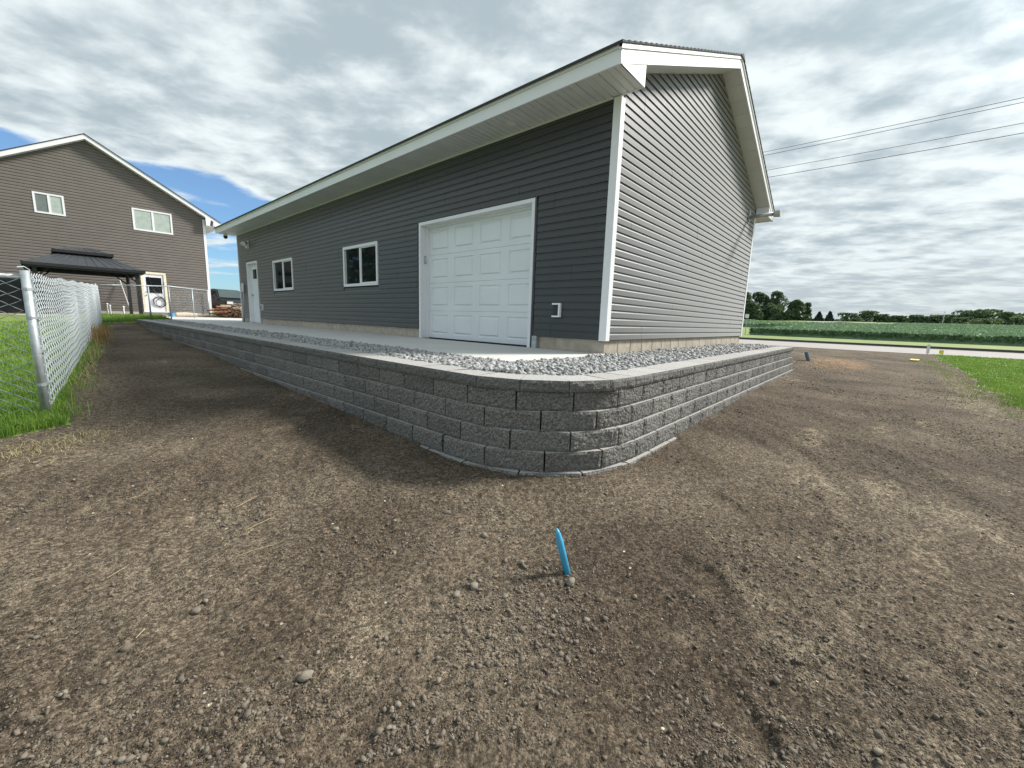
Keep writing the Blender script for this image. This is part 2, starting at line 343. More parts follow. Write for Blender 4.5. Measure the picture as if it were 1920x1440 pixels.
def lawn_right(x, y):
    ed = np.interp(x, [0, 3.9, 5.1, 8.5, 11.4, 22.5, 30], [-4.9, -4.42, -4.42, -4.45, -4.5, -4.85, -5.0])+(fbm(x*2.2, y*2.2, 70, 3)-.5)*0.7
    return (y < ed) & (x > 3.0+(fbm(x*3, y*3, 71, 2)-.5)) & (x < 24.5)
def fence_x(y): return -5.03+(np.asarray(y)-2.9)*(1.28/14.3)
def lawn_left(x, y):
    e = (fbm(x*3, y*3, 72, 3)-.5)*0.3
    a = (y > 2.9) & (y < 21) & (x < fence_x(y)+0.05+e*.5)
    b = (y > 2.45+e+np.minimum(0, x+5.0)*.6) & (y <= 2.95) & (x < -4.93+e*.6)
    c = (y > 17.3+e) & (y < 21) & (x < -1.9)
    return (a | b | c) & (x > -40)
PLAT = lambda x, y: (x > -2.72) & (y > -1.1) & (x < 6.3) & (y < 17.6)
DRIVE = lambda x, y: (x > -1.75) & (y >= 15) & (x < 26) & (y < 45)
def ground_z(x, y):
    x = np.asarray(x, float); y = np.asarray(y, float); z = zmacro(x, y)
    ll = lawn_left(x, y) | lawn_right(x, y)
    z = z+np.where((x < 24) & ~ll, dirt_relief(x, y), (fbm(x*3, y*3, 5, 2)-.5)*0.03*(x < 24))
    z = np.where(PLAT(x, y), np.minimum(z, -.3), z); z = np.where(DRIVE(x, y) & (x < 24), np.minimum(z, -.12), z)
    z = np.where((x > 24.4) & (x < 35.9), -0.72, z)
    return z

# ------------------------------------------------------------------ ground sheet (rings round the camera foot)
def build_ground():
    a0 = math.atan2(fw[1], fw[0]); half = math.radians(60)
    th = np.r_[np.linspace(a0-half, a0+half, 800), np.linspace(a0+half, a0+2*math.pi-half, 70)[1:-1]]
    rr = np.r_[0.02, 0.4, 0.7, np.geomspace(0.9, 13, 250), np.geomspace(13, 60, 90)[1:], np.geomspace(60, 3500, 60)[1:]]
    T, Rr = np.meshgrid(th, rr); x = CAM[0]+Rr*np.cos(T); y = CAM[1]+Rr*np.sin(T); z = ground_z(x, y)
    nR, nT = x.shape; V = np.stack([x, y, z], -1).reshape(-1, 3)
    i, j = np.meshgrid(np.arange(nR-1), np.arange(nT), indexing='ij'); j2 = (j+1) % nT
    F = np.stack([i*nT+j, (i+1)*nT+j, (i+1)*nT+j2, i*nT+j2], -1).reshape(-1, 4)
    c = V[F].mean(1); cx, cy = c[:, 0], c[:, 1]
    zone = np.zeros(len(F), int)
    zone[lawn_left(cx, cy) | lawn_right(cx, cy)] = 1
    zone[(cx > 35.5) | (cy > 45) | (cy < -30) | (cx < -25)] = 2
    for k, (nm, mt) in enumerate((('dirt_ground', 'dirt'), ('lawn', 'lawn'), ('grass_verge', 'verge'))):
        f = F[zone == k]; u, inv = np.unique(f, return_inverse=True); vv = V[u]
        o = kind(mesh_np(nm, vv, inv.reshape(f.shape), mt, smooth=True), 'structure')
        if k == 0:
            d = np.hypot((vv[:, 0]-9.6)/2.6, (vv[:, 1]+2.0)/0.75); s = 1-sst(.3, 1.1, d+(fbm(vv[:, 0]*2, vv[:, 1]*2, 81, 3)-.5))
            o.data.attributes.new('sand', 'FLOAT', 'POINT').data.foreach_set('value', s.astype(np.float32))
            p = np.zeros(len(vv))
            for (qx, qy, sx, sy) in ((0.2, -2.35, .45, .16), (1.0, -2.9, .35, .12), (-.9, -2.9, .3, .12), (4.2, -3.9, 1.6, .3), (7, -4.1, 2.5, .3), (-5.1, 1.55, .5, .25), (-1.9, -3.1, .3, .1), (1.9, -3.3, .4, .12), (-4.75, .5, .25, .12)):
                d = np.hypot((vv[:, 0]-qx)/sx, (vv[:, 1]-qy)/sy)+(fbm(vv[:, 0]*4, vv[:, 1]*4, 83, 3)-.5)*1.2; p = np.maximum(p, 1-sst(.4, 1.15, d))
            o.data.attributes.new('pale', 'FLOAT', 'POINT').data.foreach_set('value', p.astype(np.float32))
build_ground()

# ------------------------------------------------------------------ small pieces by the thousand (soil crumbs, gravel): one mesh each
def ico(n=0):
    import bmesh
    bm = bmesh.new(); bmesh.ops.create_icosphere(bm, subdivisions=1+n, radius=1); V = np.array([v.co[:] for v in bm.verts]); F = np.array([[v.index for v in f.verts] for f in bm.faces]); bm.free(); return V, F
IV, IF = ico(0); IV2, IF2 = ico(1)
def rand_rot(n):
    q = rng.normal(size=(n, 4)); q /= np.linalg.norm(q, axis=1)[:, None]; w, x, y, z = q.T
    return np.stack([np.stack([1-2*(y*y+z*z), 2*(x*y-z*w), 2*(x*z+y*w)], -1), np.stack([2*(x*y+z*w), 1-2*(x*x+z*z), 2*(y*z-x*w)], -1), np.stack([2*(x*z-y*w), 2*(y*z+x*w), 1-2*(x*x+y*y)], -1)], 1)
def lumps(pos, size, jit, squash, V0=IV, F0=IF):
    n = len(pos); k = 16; var = V0[None]*(1+rng.normal(0, jit, (k, len(V0), 1)))
    sc = np.stack([rng.uniform(.75, 1.25, n), rng.uniform(.7, 1.1, n), rng.uniform(squash, 1.0, n)], -1)
    P = np.einsum('nij,nvj->nvi', rand_rot(n), var[rng.integers(0, k, n)]*sc[:, None, :]*size[:, None, None])
    P[:, :, 2] *= 0.8
    P = P+pos[:, None, :]; F = (F0[None]+(np.arange(n)*len(V0))[:, None, None]).reshape(-1, 3)
    return P.reshape(-1, 3), F
def soil():
    a0 = math.atan2(fw[1], fw[0]); n = 195000
    r = np.exp(rng.uniform(math.log(1.0), math.log(15), n)); t = a0+rng.uniform(-math.radians(57), math.radians(57), n)
    x, y = CAM[0]+r*np.cos(t), CAM[1]+r*np.sin(t)
    dens = 0.12+0.88*sst(.4, .62, fbm(x*1.1+4, y*1.1, 44, 3))
    dens *= (0.35+0.65*sst(.3, .6, fbm(x*5, y*5, 45, 2)))*(1-.9*scuffs(x, y))
    dens = np.maximum(dens, .9*np.exp(-((x+3.43)**2+(y+1.78)**2)/.008))
    dens = np.maximum(dens, np.exp(-((x+3.75)**2+(y+1.8)**2)/.09))
    path = np.hypot((x+2), (y-.3))
    ok = (rng.random(n) < dens) & ~PLAT(x+.35, y+.35) & ~PLAT(x, y) & ~lawn_left(x, y) & ~lawn_right(x, y) & ~((x > -3.0) & (y > -.4) & (y < 17.6) & (x < 0)) & ~((y > -1.45) & (x > -1.9) & (x < 6.6)) & ~((np.hypot(x+1.95, y+.4) < 1.02) & (x < -1.9))
    x, y, r = x[ok], y[ok], r[ok]; n = len(x)
    s = np.maximum(0.0016*np.power(rng.random(n)+1e-3, -0.42), 0.00085*r); s = np.minimum(s, 0.0105)*np.where(np.hypot(x+3.75, y+1.8) < .35, 1.25, 1)
    z = ground_z(x, y)+s*0.15
    V, F = lumps(np.stack([x, y, z], -1), s, .36, .5)
    kind(mesh_np('soil_crumbs', V, F, 'clod', smooth=False), 'stuff')
    sel = rng.choice(n, 900, replace=False); s2 = np.minimum(np.maximum(0.003*np.power(rng.random(900)+.01, -.4), .0014*r[sel]), .012)
    V, F = lumps(np.stack([x[sel]+.01, y[sel], z[sel]+s2*.4], -1), s2, .18, .6)
    kind(mesh_np('pale_grit', V, F, 'pebble'), 'stuff')
    print('soil', n)
soil()

# ------------------------------------------------------------------ slab, gravel, retaining wall
def slab():
    o = box('concrete_slab', 'slab', None, -1.86, 0.0, -.06, 17.2, -.2, 0.0); kind(o, 'structure')
    # saw-cut joints: proud-free recesses modelled as separate panels of the driveway beyond
    k = 0
    for (x0, x1) in ((-1.86, 1.5), (1.51, 5.0), (5.01, 8.6), (8.61, 12.5)):
        for (y0, y1) in ((17.21, 20.3), (20.31, 23.4), (23.41, 25.9)):
            q = box('driveway_slab', 'slab', o, x0, x1, y0, y1, -.2, 0.0)
    for (x0, x1) in ((2.0, 5.0), (5.01, 8.6), (8.61, 12.5)):
        for (y0, y1) in ((25.91, 29.5), (29.51, 33.5), (33.51, 37.5)): box('driveway_slab', 'slab', o, x0, x1, y0, y1, -.2, 0.0)
    box('driveway_slab', 'slab', o, 0.01, 7.33, 15.56, 17.2, -.2, 0.0)
slab()
kind(box('gravel_bed', 'gutter', None, -2.62, -1.87, -.95, 17.1, -.3, -.075), 'structure')
kind(box('gravel_bed', 'gutter', None, -1.865, 6.4, -1.04, -.07, -.3, -.075), 'structure')
def gravel():
    n1, n2 = 20000, 12500
    x = np.r_[rng.uniform(-2.6, -1.84, n1), rng.uniform(-2.55, 6.38, n2)]; y = np.r_[-.5+17.5*rng.random(n1)**1.5, rng.uniform(-1.03, -.02, n2)]
    ok = ~((x > -1.86) & (y > -.05) & (rng.random(len(x)) > .12)) & ~((x < -1.95) & (y < -.4) & (np.hypot(x+1.95, y+.4) > .61)) & (y < 17.0) & ~((x > -.02) & (y > -.06))
    x, y = x[ok], y[ok]; n = len(x)
    s = rng.uniform(.015, .036, n); z = -.055+rng.random(n)*.05+(fbm(x*3, y*3, 91, 2)-.5)*.03+.012*np.sin(np.clip((y+1)/1.0, 0, 1)*3.14)
    V, F = lumps(np.stack([x, y, z], -1), s, .26, .5)
    kind(mesh_np('gravel', V, F, 'stone'), 'stuff'); print('gravel', n)
gravel()

BW, BH = 0.425, 0.145
def block_mesh(name, w, h, d, seed, top=False, tw=.055):
    r = np.random.default_rng(seed); nx, nz = (20, 8) if not top else (17, 5)
    V, F = [], []
    xs = np.linspace(-w/2+.003, w/2-.003, nx); zs = np.linspace(0.0, h-.002, nz)
    for k, z in enumerate(zs):
        for i, x in enumerate(xs):
            e = min(i, nx-1-i, ); f = min(k, nz-1-k)
            yy = -r.uniform(0, .0095)-.004*(vnoise(np.array([x*9.]), np.array([z*14.]), seed)[0]) if e and f else r.uniform(-.001, .003)
            V.append((x+(r.uniform(-.004, .004) if e else 0), yy, z+(r.uniform(-.003, .003) if f else 0)))
    for k in range(nz-1):
        for i in range(nx-1): a = k*nx+i; F.append((a, a+1, a+1+nx, a+nx))
    b = len(V)
    V += [(-w/2+tw, d, 0), (w/2-tw, d, 0), (w/2-tw, d, h-.002), (-w/2+tw, d, h-.002)]
    bl, br, tr, tl = 0, nx-1, nz*nx-1, (nz-1)*nx
    F += [(b+1, b, b+3, b+2)]
    F += [tuple(range(tr, tl-1, -1))[::-1]+(b+3, b+2)][:0]
    F += [tuple(range(tl, tr+1))+(b+2, b+3)]                                   # top
    F += [tuple(range(br, bl-1, -1))+(b, b+1)]                                 # bottom
    F += [tuple(k*nx for k in range(nz-1, -1, -1))[::-1][::-1]+(b, b+3)]       # left side
    F += [tuple(k*nx+nx-1 for k in range(nz))+(b+2, b+1)]                      # right side
    me = bpy.data.meshes.new(name); me.from_pydata(V, [], F)
    if top:
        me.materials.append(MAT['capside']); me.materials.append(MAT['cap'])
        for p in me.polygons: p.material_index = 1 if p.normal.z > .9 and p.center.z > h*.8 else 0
    else:
        me.materials.append(MAT['block']); me.materials.append(MAT['blocktop'])
        for p in me.polygons: p.material_index = 1 if p.normal.z > .9 and p.center.z > h*.8 and len(p.vertices) > 4 else 0
    me.update(); return me
def path_pt(s, off):                                                           # s = 0 at the far left end, running to the corner and on to the right end
    A = 17.2+.4; R = 0.9+off; arc = 0.9*math.pi/2
    if s < A: return Vector((-2.85-off, 17.2-s, 0))
    if s < A+arc:
        t = (s-A)/0.9; return Vector((-1.95-R*math.cos(t), -.4-R*math.sin(t), 0))
    return Vector((-1.95+(s-A-arc), -1.30-off, 0))
S_END = 17.6+0.9*math.pi/2+8.40
def retaining_wall():
    wall = thing('retaining_wall', 'low retaining wall of charcoal split-face blocks with pale caps around the gravel and slab', 'retaining wall', (-2.85, -1.2, -.7))
    inv = Vector((2.85, 1.2, .7))
    bm = [block_mesh('block', BW, BH, .26, i) for i in range(10)]; cm = [block_mesh('cap_stone', .352, .085, .29, 50+i, True, .001) for i in range(8)]; ca = [block_mesh('cap_stone', .352, .085, .29, 70+i, True, .058) for i in range(5)]
    def put(nm, me, w0, s0, s1, off, z):
        p0, p1 = path_pt(s0, off), path_pt(s1, off); d = p1-p0; o = bpy.data.objects.new(nm, me); COL.objects.link(o); o.parent = wall
        o.location = (p0+p1)/2+inv+Vector((0, 0, z)); o.rotation_euler = (random.uniform(-.008, .008), 0, math.atan2(d.y, d.x)+random.uniform(-.006, .006)); o.scale = (d.length/w0, 1, 1)
        return o
    starts = {1: 0.002, 2: -.184, 3: .027, 4: -.218, 5: -.05}; n = 0
    for c in range(1, 6):
        off = .023*(c-1); z = -.085-BH*c
        y0 = starts[c]; s = (17.2-y0) % BW-BW
        first = {1: 0, 2: 0, 3: 3.2, 4: 10.2, 5: 15.6}[c]; last = {1: S_END, 2: S_END, 3: S_END, 4: S_END, 5: 20.2}[c]
        off5 = .023*(c-1)+(.012 if c == 5 else 0)
        while s < last-.05:
            a, b = max(s, 0.0), min(s+BW, S_END)
            if b > first and b-a > .08:
                g = .02 if (c == 4 and abs(17.2-b-(-.218)) < .05) else (.007 if 17.4 < (a+b)/2 < 19.4 else .003)
                put('block', random.choice(bm), BW, a, b-g, off5, z+random.uniform(-.0015, .0015)); n += 1
            s += BW
    s = .12-.352
    while s < S_END-.02:
        a, b = max(s, 0), min(s+.352, S_END+.02)
        if b-a > .05: put('cap_stone', random.choice(ca if 17.45 < (a+b)/2 < 19.15 else cm), .352, a, b, .015, -.085)
        s += .352
    print('blocks', n)
    box('core_fill', 'gutter', wall, *(np.array([-2.68, -2.62, -.3, 17.1, -1.0, -.1])+np.array([2.85, 2.85, 1.2, 1.2, .7, .7])))
    box('core_fill', 'gutter', wall, *(np.array([-1.9, 6.35, -1.12, -1.06, -1.0, -.1])+np.array([2.85, 2.85, 1.2, 1.2, .7, .7])))
retaining_wall()

# ------------------------------------------------------------------ garage
GL, GW, ZB, ZS, SL = 15.535, 7.328, 0.187, 3.183, 0.42
GARAGE = thing('garage', 'new slate-grey vinyl-sided garage with white trim, roll-up door and dark shingle roof', 'garage', (0, 0, 0))
C2 = 0.1016
PROFILE = []
for k in range(2):
    z = k*C2; PROFILE += [(0.002, z+.002), (0.0165, z), (0.0138, z+.066), (0.004, z+.082), (0.0015, z+.1005)]
PROFILE += [(0.0015, 2*C2-.0002)]
def panel(face, a0f, a1f, z0, name='siding_panel'):                             # a0f, a1f: limits along the wall as functions of z
    V, F = [], []; n = len(PROFILE); dd = random.uniform(0, .0022)
    for f in (a0f, a1f):
        for d, z in PROFILE:
            Z = z0+z; a = f(Z); V.append((-d-dd, a, Z) if face == 'front' else (a, -d-dd, Z))
    for i in range(n-1): F.append((i, i+1, n+i+1, n+i) if face == 'front' else (i, n+i, n+i+1, i+1))
    F.append(tuple(range(n)) if face != 'front' else tuple(range(n))[::-1]); F.append(tuple(range(n, 2*n))[::-1] if face != 'front' else tuple(range(n, 2*n)))
    return mesh_np(name, V, F, 'siding', GARAGE)
OPEN = [(1.225, 4.197, -1, 2.225), (5.655, 7.285, 1.06, 2.045), (10.405, 12.035, 1.06, 2.045), (13.46, 14.62, -1, 2.165)]
def front_siding():
    rows = 15; npan = 0
    for r in range(rows):
        z0 = ZB+r*2*C2; z1 = min(z0+2*C2, ZS)
        cuts = []
        s = [0.9, 2.6, 1.7, 3.3, 0.3][r % 5]+.07*r
        seams = [q for q in np.arange(s, GL, 3.66) if .4 < q < GL-.4]
        ed = [0.085]+seams+[GL-.05]
        for a, b in zip(ed[:-1], ed[1:]):
            segs = [(a, b)]
            for (o0, o1, oz0, oz1) in OPEN:
                if z0+.03 < oz1 and z1-.03 > oz0:
                    ns = []
                    for (p, q) in segs:
                        if o1 <= p or o0 >= q: ns.append((p, q)); continue
                        if o0 > p+.03: ns.append((p, o0))
                        if o1 < q-.03: ns.append((o1, q))
                    segs = ns
            for (p, q) in segs:
                panel('front', lambda Z, p=p: p+.002, lambda Z, q=q: q-.002, z0); npan += 1
    # wall sheathing behind
    mb = MB()
    ys = [0.0]+[v for o in OPEN for v in o[:2]]+[GL]
    for i in range(0, len(ys), 2): mb.box(.002, .12, ys[i], ys[i+1], ZB, 3.4)
    for (o0, o1, z0, z1) in OPEN:
        mb.box(.002, .12, o0, o1, z1, 3.4)
        if z0 > 0: mb.box(.002, .12, o0, o1, ZB, z0)
    mb.build('wall_sheathing', 'siding', GARAGE)
front_siding()
def rake_z(x): return 3.37+SL*(min(x, GW-x)+.6)-.2                              # underside of the rake soffit
def gable_siding():
    zt = rake_z(GW/2); r = 0
    while ZB+r*2*C2 < zt-.02:
        z0 = ZB+r*2*C2
        def lo(Z): return max(.085, (Z-3.17)/SL-.6+0.0)
        def hi(Z): return min(GW-.085, GW-((Z-3.17)/SL-.6))
        if lo(z0+.01) >= hi(z0+.01): break
        s = [1.1, 2.9, 2.0, .5][r % 4]+.13*(r % 7)
        seams = [q for q in np.arange(s, GW, 3.05) if lo(z0+.2)+.25 < q < hi(z0+.2)-.25]
        ed = [None]+seams+[None]
        for a, b in zip(ed[:-1], ed[1:]):
            fa = (lambda Z, a=a: a+.002) if a is not None else (lambda Z: min(lo(Z), GW/2)); fb = (lambda Z, b=b: b-.002) if b is not None else (lambda Z: max(hi(Z), GW/2))
            panel('gable', fa, fb, z0)
        r += 1
    mb = MB(); P = [(0.122, ZB), (GW, ZB), (GW, rake_z(GW)), (GW/2, rake_z(GW/2)), (0.122, rake_z(.122))]
    mb.prism([(x, .12, z) for x, z in P], [(x, .002, z) for x, z in P]); mb.build('gable_sheathing', 'siding', GARAGE)
    # the two hidden walls
    MB().box(GW-.12, GW-.001, .121, GL-.121, 0, 3.3).build('back_wall', 'siding', GARAGE)
    P = [(0.001, 0), (GW-.001, 0), (GW-.001, rake_z(GW)), (GW/2, rake_z(GW/2)), (0.001, rake_z(0))]
    MB().prism([(x, GL, z) for x, z in P], [(x, GL-.12, z) for x, z in P]).build('end_wall', 'siding', GARAGE)
gable_siding()
def foundation():
    y = 0.022; first = True
    blocks = []
    while y < GL-.02:
        b = min(y+.4, GL-.02)
        if not (y < 4.2 and b > 1.2) and not (y < 14.64 and b > 13.44): blocks.append((y, b-.012))
        elif y < 1.2 < b: blocks.append((y, 1.2))
        elif y < 4.2 < b: blocks.append((4.21, b-.012))
        elif y < 13.44 < b: blocks.append((y, 13.44))
        elif y < 14.64 < b: blocks.append((14.65, b-.012))
        y += .4
    for a, b in blocks: bevel(box('foundation_block', 'cmu', GARAGE, .02, .2, a, b, -.25, ZB-.004), .006)
    x = 0.205
    bevel(box('foundation_block', 'cmu', GARAGE, .0205, .195, .0205-.0, .0215+.001, -.3, ZB-.004), 0)
    x = .021
    while x < GW-.02:
        b = min(x+.4, GW-.02); bevel(box('foundation_block', 'cmu', GARAGE, x, b-.012, .018, .2, -.3, ZB-.004), .006); x += .4
    MB().box(.028, .19, .2, GL-.03, -.3, ZB-.006).build('mortar_bed', 'mortar', GARAGE) if False else None
    MB().box(.026, GW-.03, .026, .19, -.3, ZB-.006).build('mortar_bed', 'mortar', GARAGE)
    for a, b in ((.2, 1.2), (4.21, 13.44), (14.65, GL-.03)): MB().box(.026, .19, a, b, -.3, ZB-.006).build('mortar_bed', 'mortar', GARAGE)
foundation()
def trim():
    mb = MB(); w = .085                                                          # L-shaped outside corner post
    P = [(-.022, -.022), (w, -.022), (w, .0), (.0, .0), (.0, w), (-.022, w)]
    bevel(mb.prism([(x, y, ZB-.015) for x, y in P][::-1], [(x, y, ZS-.004) for x, y in P][::-1]).build('corner_post', 'white', GARAGE), .003)
    P = [(GW+.022, -.022), (GW+.022, w), (GW, w), (GW, 0), (GW-w, 0), (GW-w, -.022)]
    MB().prism([(x, y, ZB-.015) for x, y in P][::-1], [(x, y, ZS-.004) for x, y in P][::-1]).build('corner_post', 'white', GARAGE)
    MB().box(-.022, .0, GL-.05, GL+.022, ZB-.015, ZS-.004).build('corner_post', 'white', GARAGE)
    y0, y1 = -.305, GL+.278
    # eave fascia (front) in lengths, drip edge above
    yy = y0
    for L in (4.0, 4.0, 4.0, 4.118):
        MB().box(-.6, -.575, max(yy+.002, y0+.0225), min(yy+L, y1)-.002, 3.178, 3.325).build('fascia', 'white', GARAGE); yy += L
    MB().box(-.622, -.575, y0-.012, y1, 3.327, 3.372).build('drip_edge', 'white', GARAGE)
    MB().box(GW+.575, GW+.6, y0, y1, 3.178, 3.33).build('fascia', 'white', GARAGE)
    # eave soffit panels, each with two shallow grooves
    y = y0+.004
    while y < y1-.01:
        b = min(y+.305, y1); m = MB(); x0, x1 = -.574, -.001
        g = [y, y+.09, y+.102, y+.114, y+.188, y+.2, y+.212, b-.012, b]
        h = [3.19, 3.19, 3.206, 3.19, 3.19, 3.206, 3.19, 3.19, 3.21]
        g = [min(q, b) for q in g]
        P0 = [(x0, q, hh) for q, hh in zip(g, h)]+[(x0, b, 3.215), (x0, y, 3.215)]; P1 = [(x1, q[1], q[2]) for q in P0]
        m.prism(P0, P1).build('soffit_panel', 'soffit', GARAGE); y += .305
    MB().box(-.03, -.016, .09, GL, 3.166, 3.189).build('soffit_channel', 'soffit', GARAGE)
    # back eave soffit
    MB().box(GW+.001, GW+.574, y0, y1, 3.19, 3.215).build('soffit_panel', 'soffit', GARAGE)
    # rake boards and sloped rake soffit on the gable end
    def rl(x): return 3.37+SL*(x+.6)
    for side in (0, 1):
        X = (lambda x: x) if side == 0 else (lambda x: GW-x)
        def quad(nm, mat, ya, yb, za, zb, xa=-.603, xb=GW/2):
            P0 = [(X(xa), ya, rl(xa)+za), (X(xb), ya, rl(xb)+za), (X(xb), ya, rl(xb)+zb), (X(xa), ya, rl(xa)+zb)]; P1 = [(p[0], yb, p[2]) for p in P0]
            if side: P0, P1 = P1, P0
            return MB().prism(P1, P0).build(nm, mat, GARAGE)
        quad('rake_board', 'white', y0, y0+.022, -.2, -.055)
        quad('rake_trim', 'white', y0-.016, y0+.022, -.053, -.006, -.622)
        quad('rake_bead', 'white', y0-.006, y0, -.2, -.17)
        n = 13; xs = np.linspace(-.02, GW/2, n)
        for a, b in zip(xs[:-1], xs[1:]): quad('soffit_panel', 'soffit', y0+.023, -.001, -.195, -.175, a+.003, b-.003)
        quad('rake_board', 'white', y1-.022, y1, -.2, -.006)
        # boxed eave return
        xe = -.0
        P = [(-.6, 3.178), (xe, 3.178), (xe, rl(xe)-.202), (-.6, rl(-.6)-.202)]
        P = [(X(a), b) for a, b in P]
        if side: P = P[::-1]
        MB().prism([(a, y0+.012, b) for a, b in P][::-1], [(a, y0+.001, b) for a, b in P][::-1]).build('eave_return', 'white', GARAGE)
        MB().box(min(X(xe-.012), X(xe)), max(X(xe-.012), X(xe)), y0+.0125, -.0155, 3.178, rl(xe)-.202).build('eave_return_side', 'white', GARAGE)
    # stepped shingle roof
    for side in (0, 1):
        X = (lambda x: x) if side == 0 else (lambda x: GW-x)
        m = MB(); n = 32; L = GW/2+.65
        for i in range(n):
            a = -.65+L*i/n; b = -.65+L*(i+1)/n+.01
            za, zb = rl(a)-.004, rl(b)-.004
            P0 = [(X(a), za), (X(min(b, GW/2)), rl(min(b, GW/2))-.004), (X(min(b, GW/2)), rl(min(b, GW/2))+.006), (X(a), za+.028)]
            Q0 = [(p[0], y0-.03, p[1]) for p in P0]; Q1 = [(p[0], y1+.03, p[1]) for p in P0]
            if side: Q0, Q1 = Q1, Q0
            m.prism(Q1, Q0)
        m.build('roof', 'roof', GARAGE)
    mz = rl(GW/2)
    MB().prism([(GW/2-.14, y0-.035, mz-.045), (GW/2+.14, y0-.035, mz-.045), (GW/2, y0-.035, mz+.03)][::-1], [(GW/2-.14, y1+.035, mz-.045), (GW/2+.14, y1+.035, mz-.045), (GW/2, y1+.035, mz+.03)][::-1]).build('ridge_cap', 'roof', GARAGE)
trim()
def framed(nm, mat, parent, y0, y1, z0, z1, w, x0, x1, bottom=True):
    m = MB(); m.box(x0, x1, y0, y0+w, z0, z1); m.box(x0, x1, y1-w, y1, z0, z1); m.box(x0, x1, y0+w, y1-w, z1-w, z1)
    if bottom: m.box(x0, x1, y0+w, y1-w, z0, z0+w)
    return m.build(nm, mat, parent)
def garage_door():
    y0, y1, zt = 1.276, 4.146, 2.2
    o = framed('door_trim', 'white', GARAGE, y0, y1, 0.002, zt, .055, -.03, .03, False)
    framed('door_jamb', 'white', o, y0+.04, y1-.04, .002, zt-.04, .02, .031, .17, False)
    framed('door_stop', 'white', o, y0+.06, y1-.06, .002, zt-.06, .03, .12, .168, False)
    MB().box(-.02, -.012, y0-.028, y0-.001, .002, zt+.02).build('siding_channel', 'siding', o); MB().box(-.02, -.012, y1+.001, y1+.02, .19, zt+.02).build('siding_channel', 'siding', o)
    D = thing('garage_door', None, None); D.parent = GARAGE
    ya, yb = y0+.062, y1-.062; n = 4; hh = (zt-.062-.012)/n
    for k in range(n):
        z0 = .012+k*hh; m = MB(); V, F = m.v, m.f
        sec = mesh_np('door_section', [], [], 'door', D); sec.data = door_section_mesh(ya, yb, z0+.004, z0+hh-.004); sec.data.materials.append(MAT['door'])
    MB().box(.162, .2, ya, yb, .0, .012).build('bottom_seal', 'black', D)
    MB().box(.2, .23, ya, yb, .0, 2.15).build('door_backing', 'black', D)
def door_section_mesh(ya, yb, z0, z1):
    # raised-panel steel section: grid with four stamped panels
    x = .162; me = bpy.data.meshes.new('door_section'); V, F = [], []
    def q(a): V.extend(a); F.append(tuple(range(len(V)-4, len(V))))
    cols = 4; w = (yb-ya)/cols; mx, mz = .085, .075
    ys = [ya]; 
    for c in range(cols): ys += [ya+c*w+mx, ya+(c+1)*w-mx]
    ys.append(yb); zs = [z0, z0+mz, z1-mz, z1]
    def rect(a, b, c, d, X): q([(X, b, c), (X, a, c), (X, a, d), (X, b, d)])
    rect(ya, yb, zs[0], zs[1], x); rect(ya, yb, zs[2], zs[3], x)
    for i in range(0, len(ys)-1, 2): rect(ys[i], ys[i+1], zs[1], zs[2], x)
    def ring(A, B):
        (a, b, c, d, X), (e, f, g, h, Y) = A, B
        q([(X, b, c), (X, a, c), (Y, e, g), (Y, f, g)]); q([(Y, f, h), (Y, e, h), (X, a, d), (X, b, d)])
        q([(X, b, c), (Y, f, g), (Y, f, h), (X, b, d)]); q([(Y, e, g), (X, a, c), (X, a, d), (Y, e, h)])
    for c in range(cols):
        a, b, e, f = ys[1+2*c], ys[2+2*c], zs[1], zs[2]
        R = lambda s, X: (a+s, b-s, e+s, f-s, X)
        ring(R(0, x), R(.011, x+.016)); ring(R(.011, x+.016), R(.028, x+.016)); ring(R(.028, x+.016), R(.05, x-.004))
        rect(a+.05, b-.05, e+.05, f-.05, x-.004)
    # rolled top and bottom lips
    q([(x, yb, z0), (x+.01, yb, z0-.004), (x+.01, ya, z0-.004), (x, ya, z0)][::-1]); q([(x+.01, yb, z1+.004), (x, yb, z1), (x, ya, z1), (x+.01, ya, z1+.004)][::-1])
    me.from_pydata(V, [], F); me.update(); return me
garage_door()
def window(y0, y1, z0, z1):
    fr = framed('window_frame', 'white', GARAGE, y0, y1, z0, z1, .062, -.028, .05)
    ym = (y0+y1)/2
    MB().box(-.012, .045, ym-.024, ym+.024, z0+.0625, z1-.0625).build('window_mullion', 'white', fr)
    framed('window_sash', 'white', fr, y0+.063, ym-.025, z0+.063, z1-.063, .022, -.002, .03)
    MB().box(.012, .02, y0+.086, ym-.048, z0+.086, z1-.086).build('window_pane', 'glass', fr)
    MB().box(.03, .036, ym+.025, y1-.063, z0+.063, z1-.063).build('window_pane', 'glass', fr)
    return fr
window(5.68, 7.262, 1.085, 2.02); window(10.43, 12.01, 1.085, 2.02)
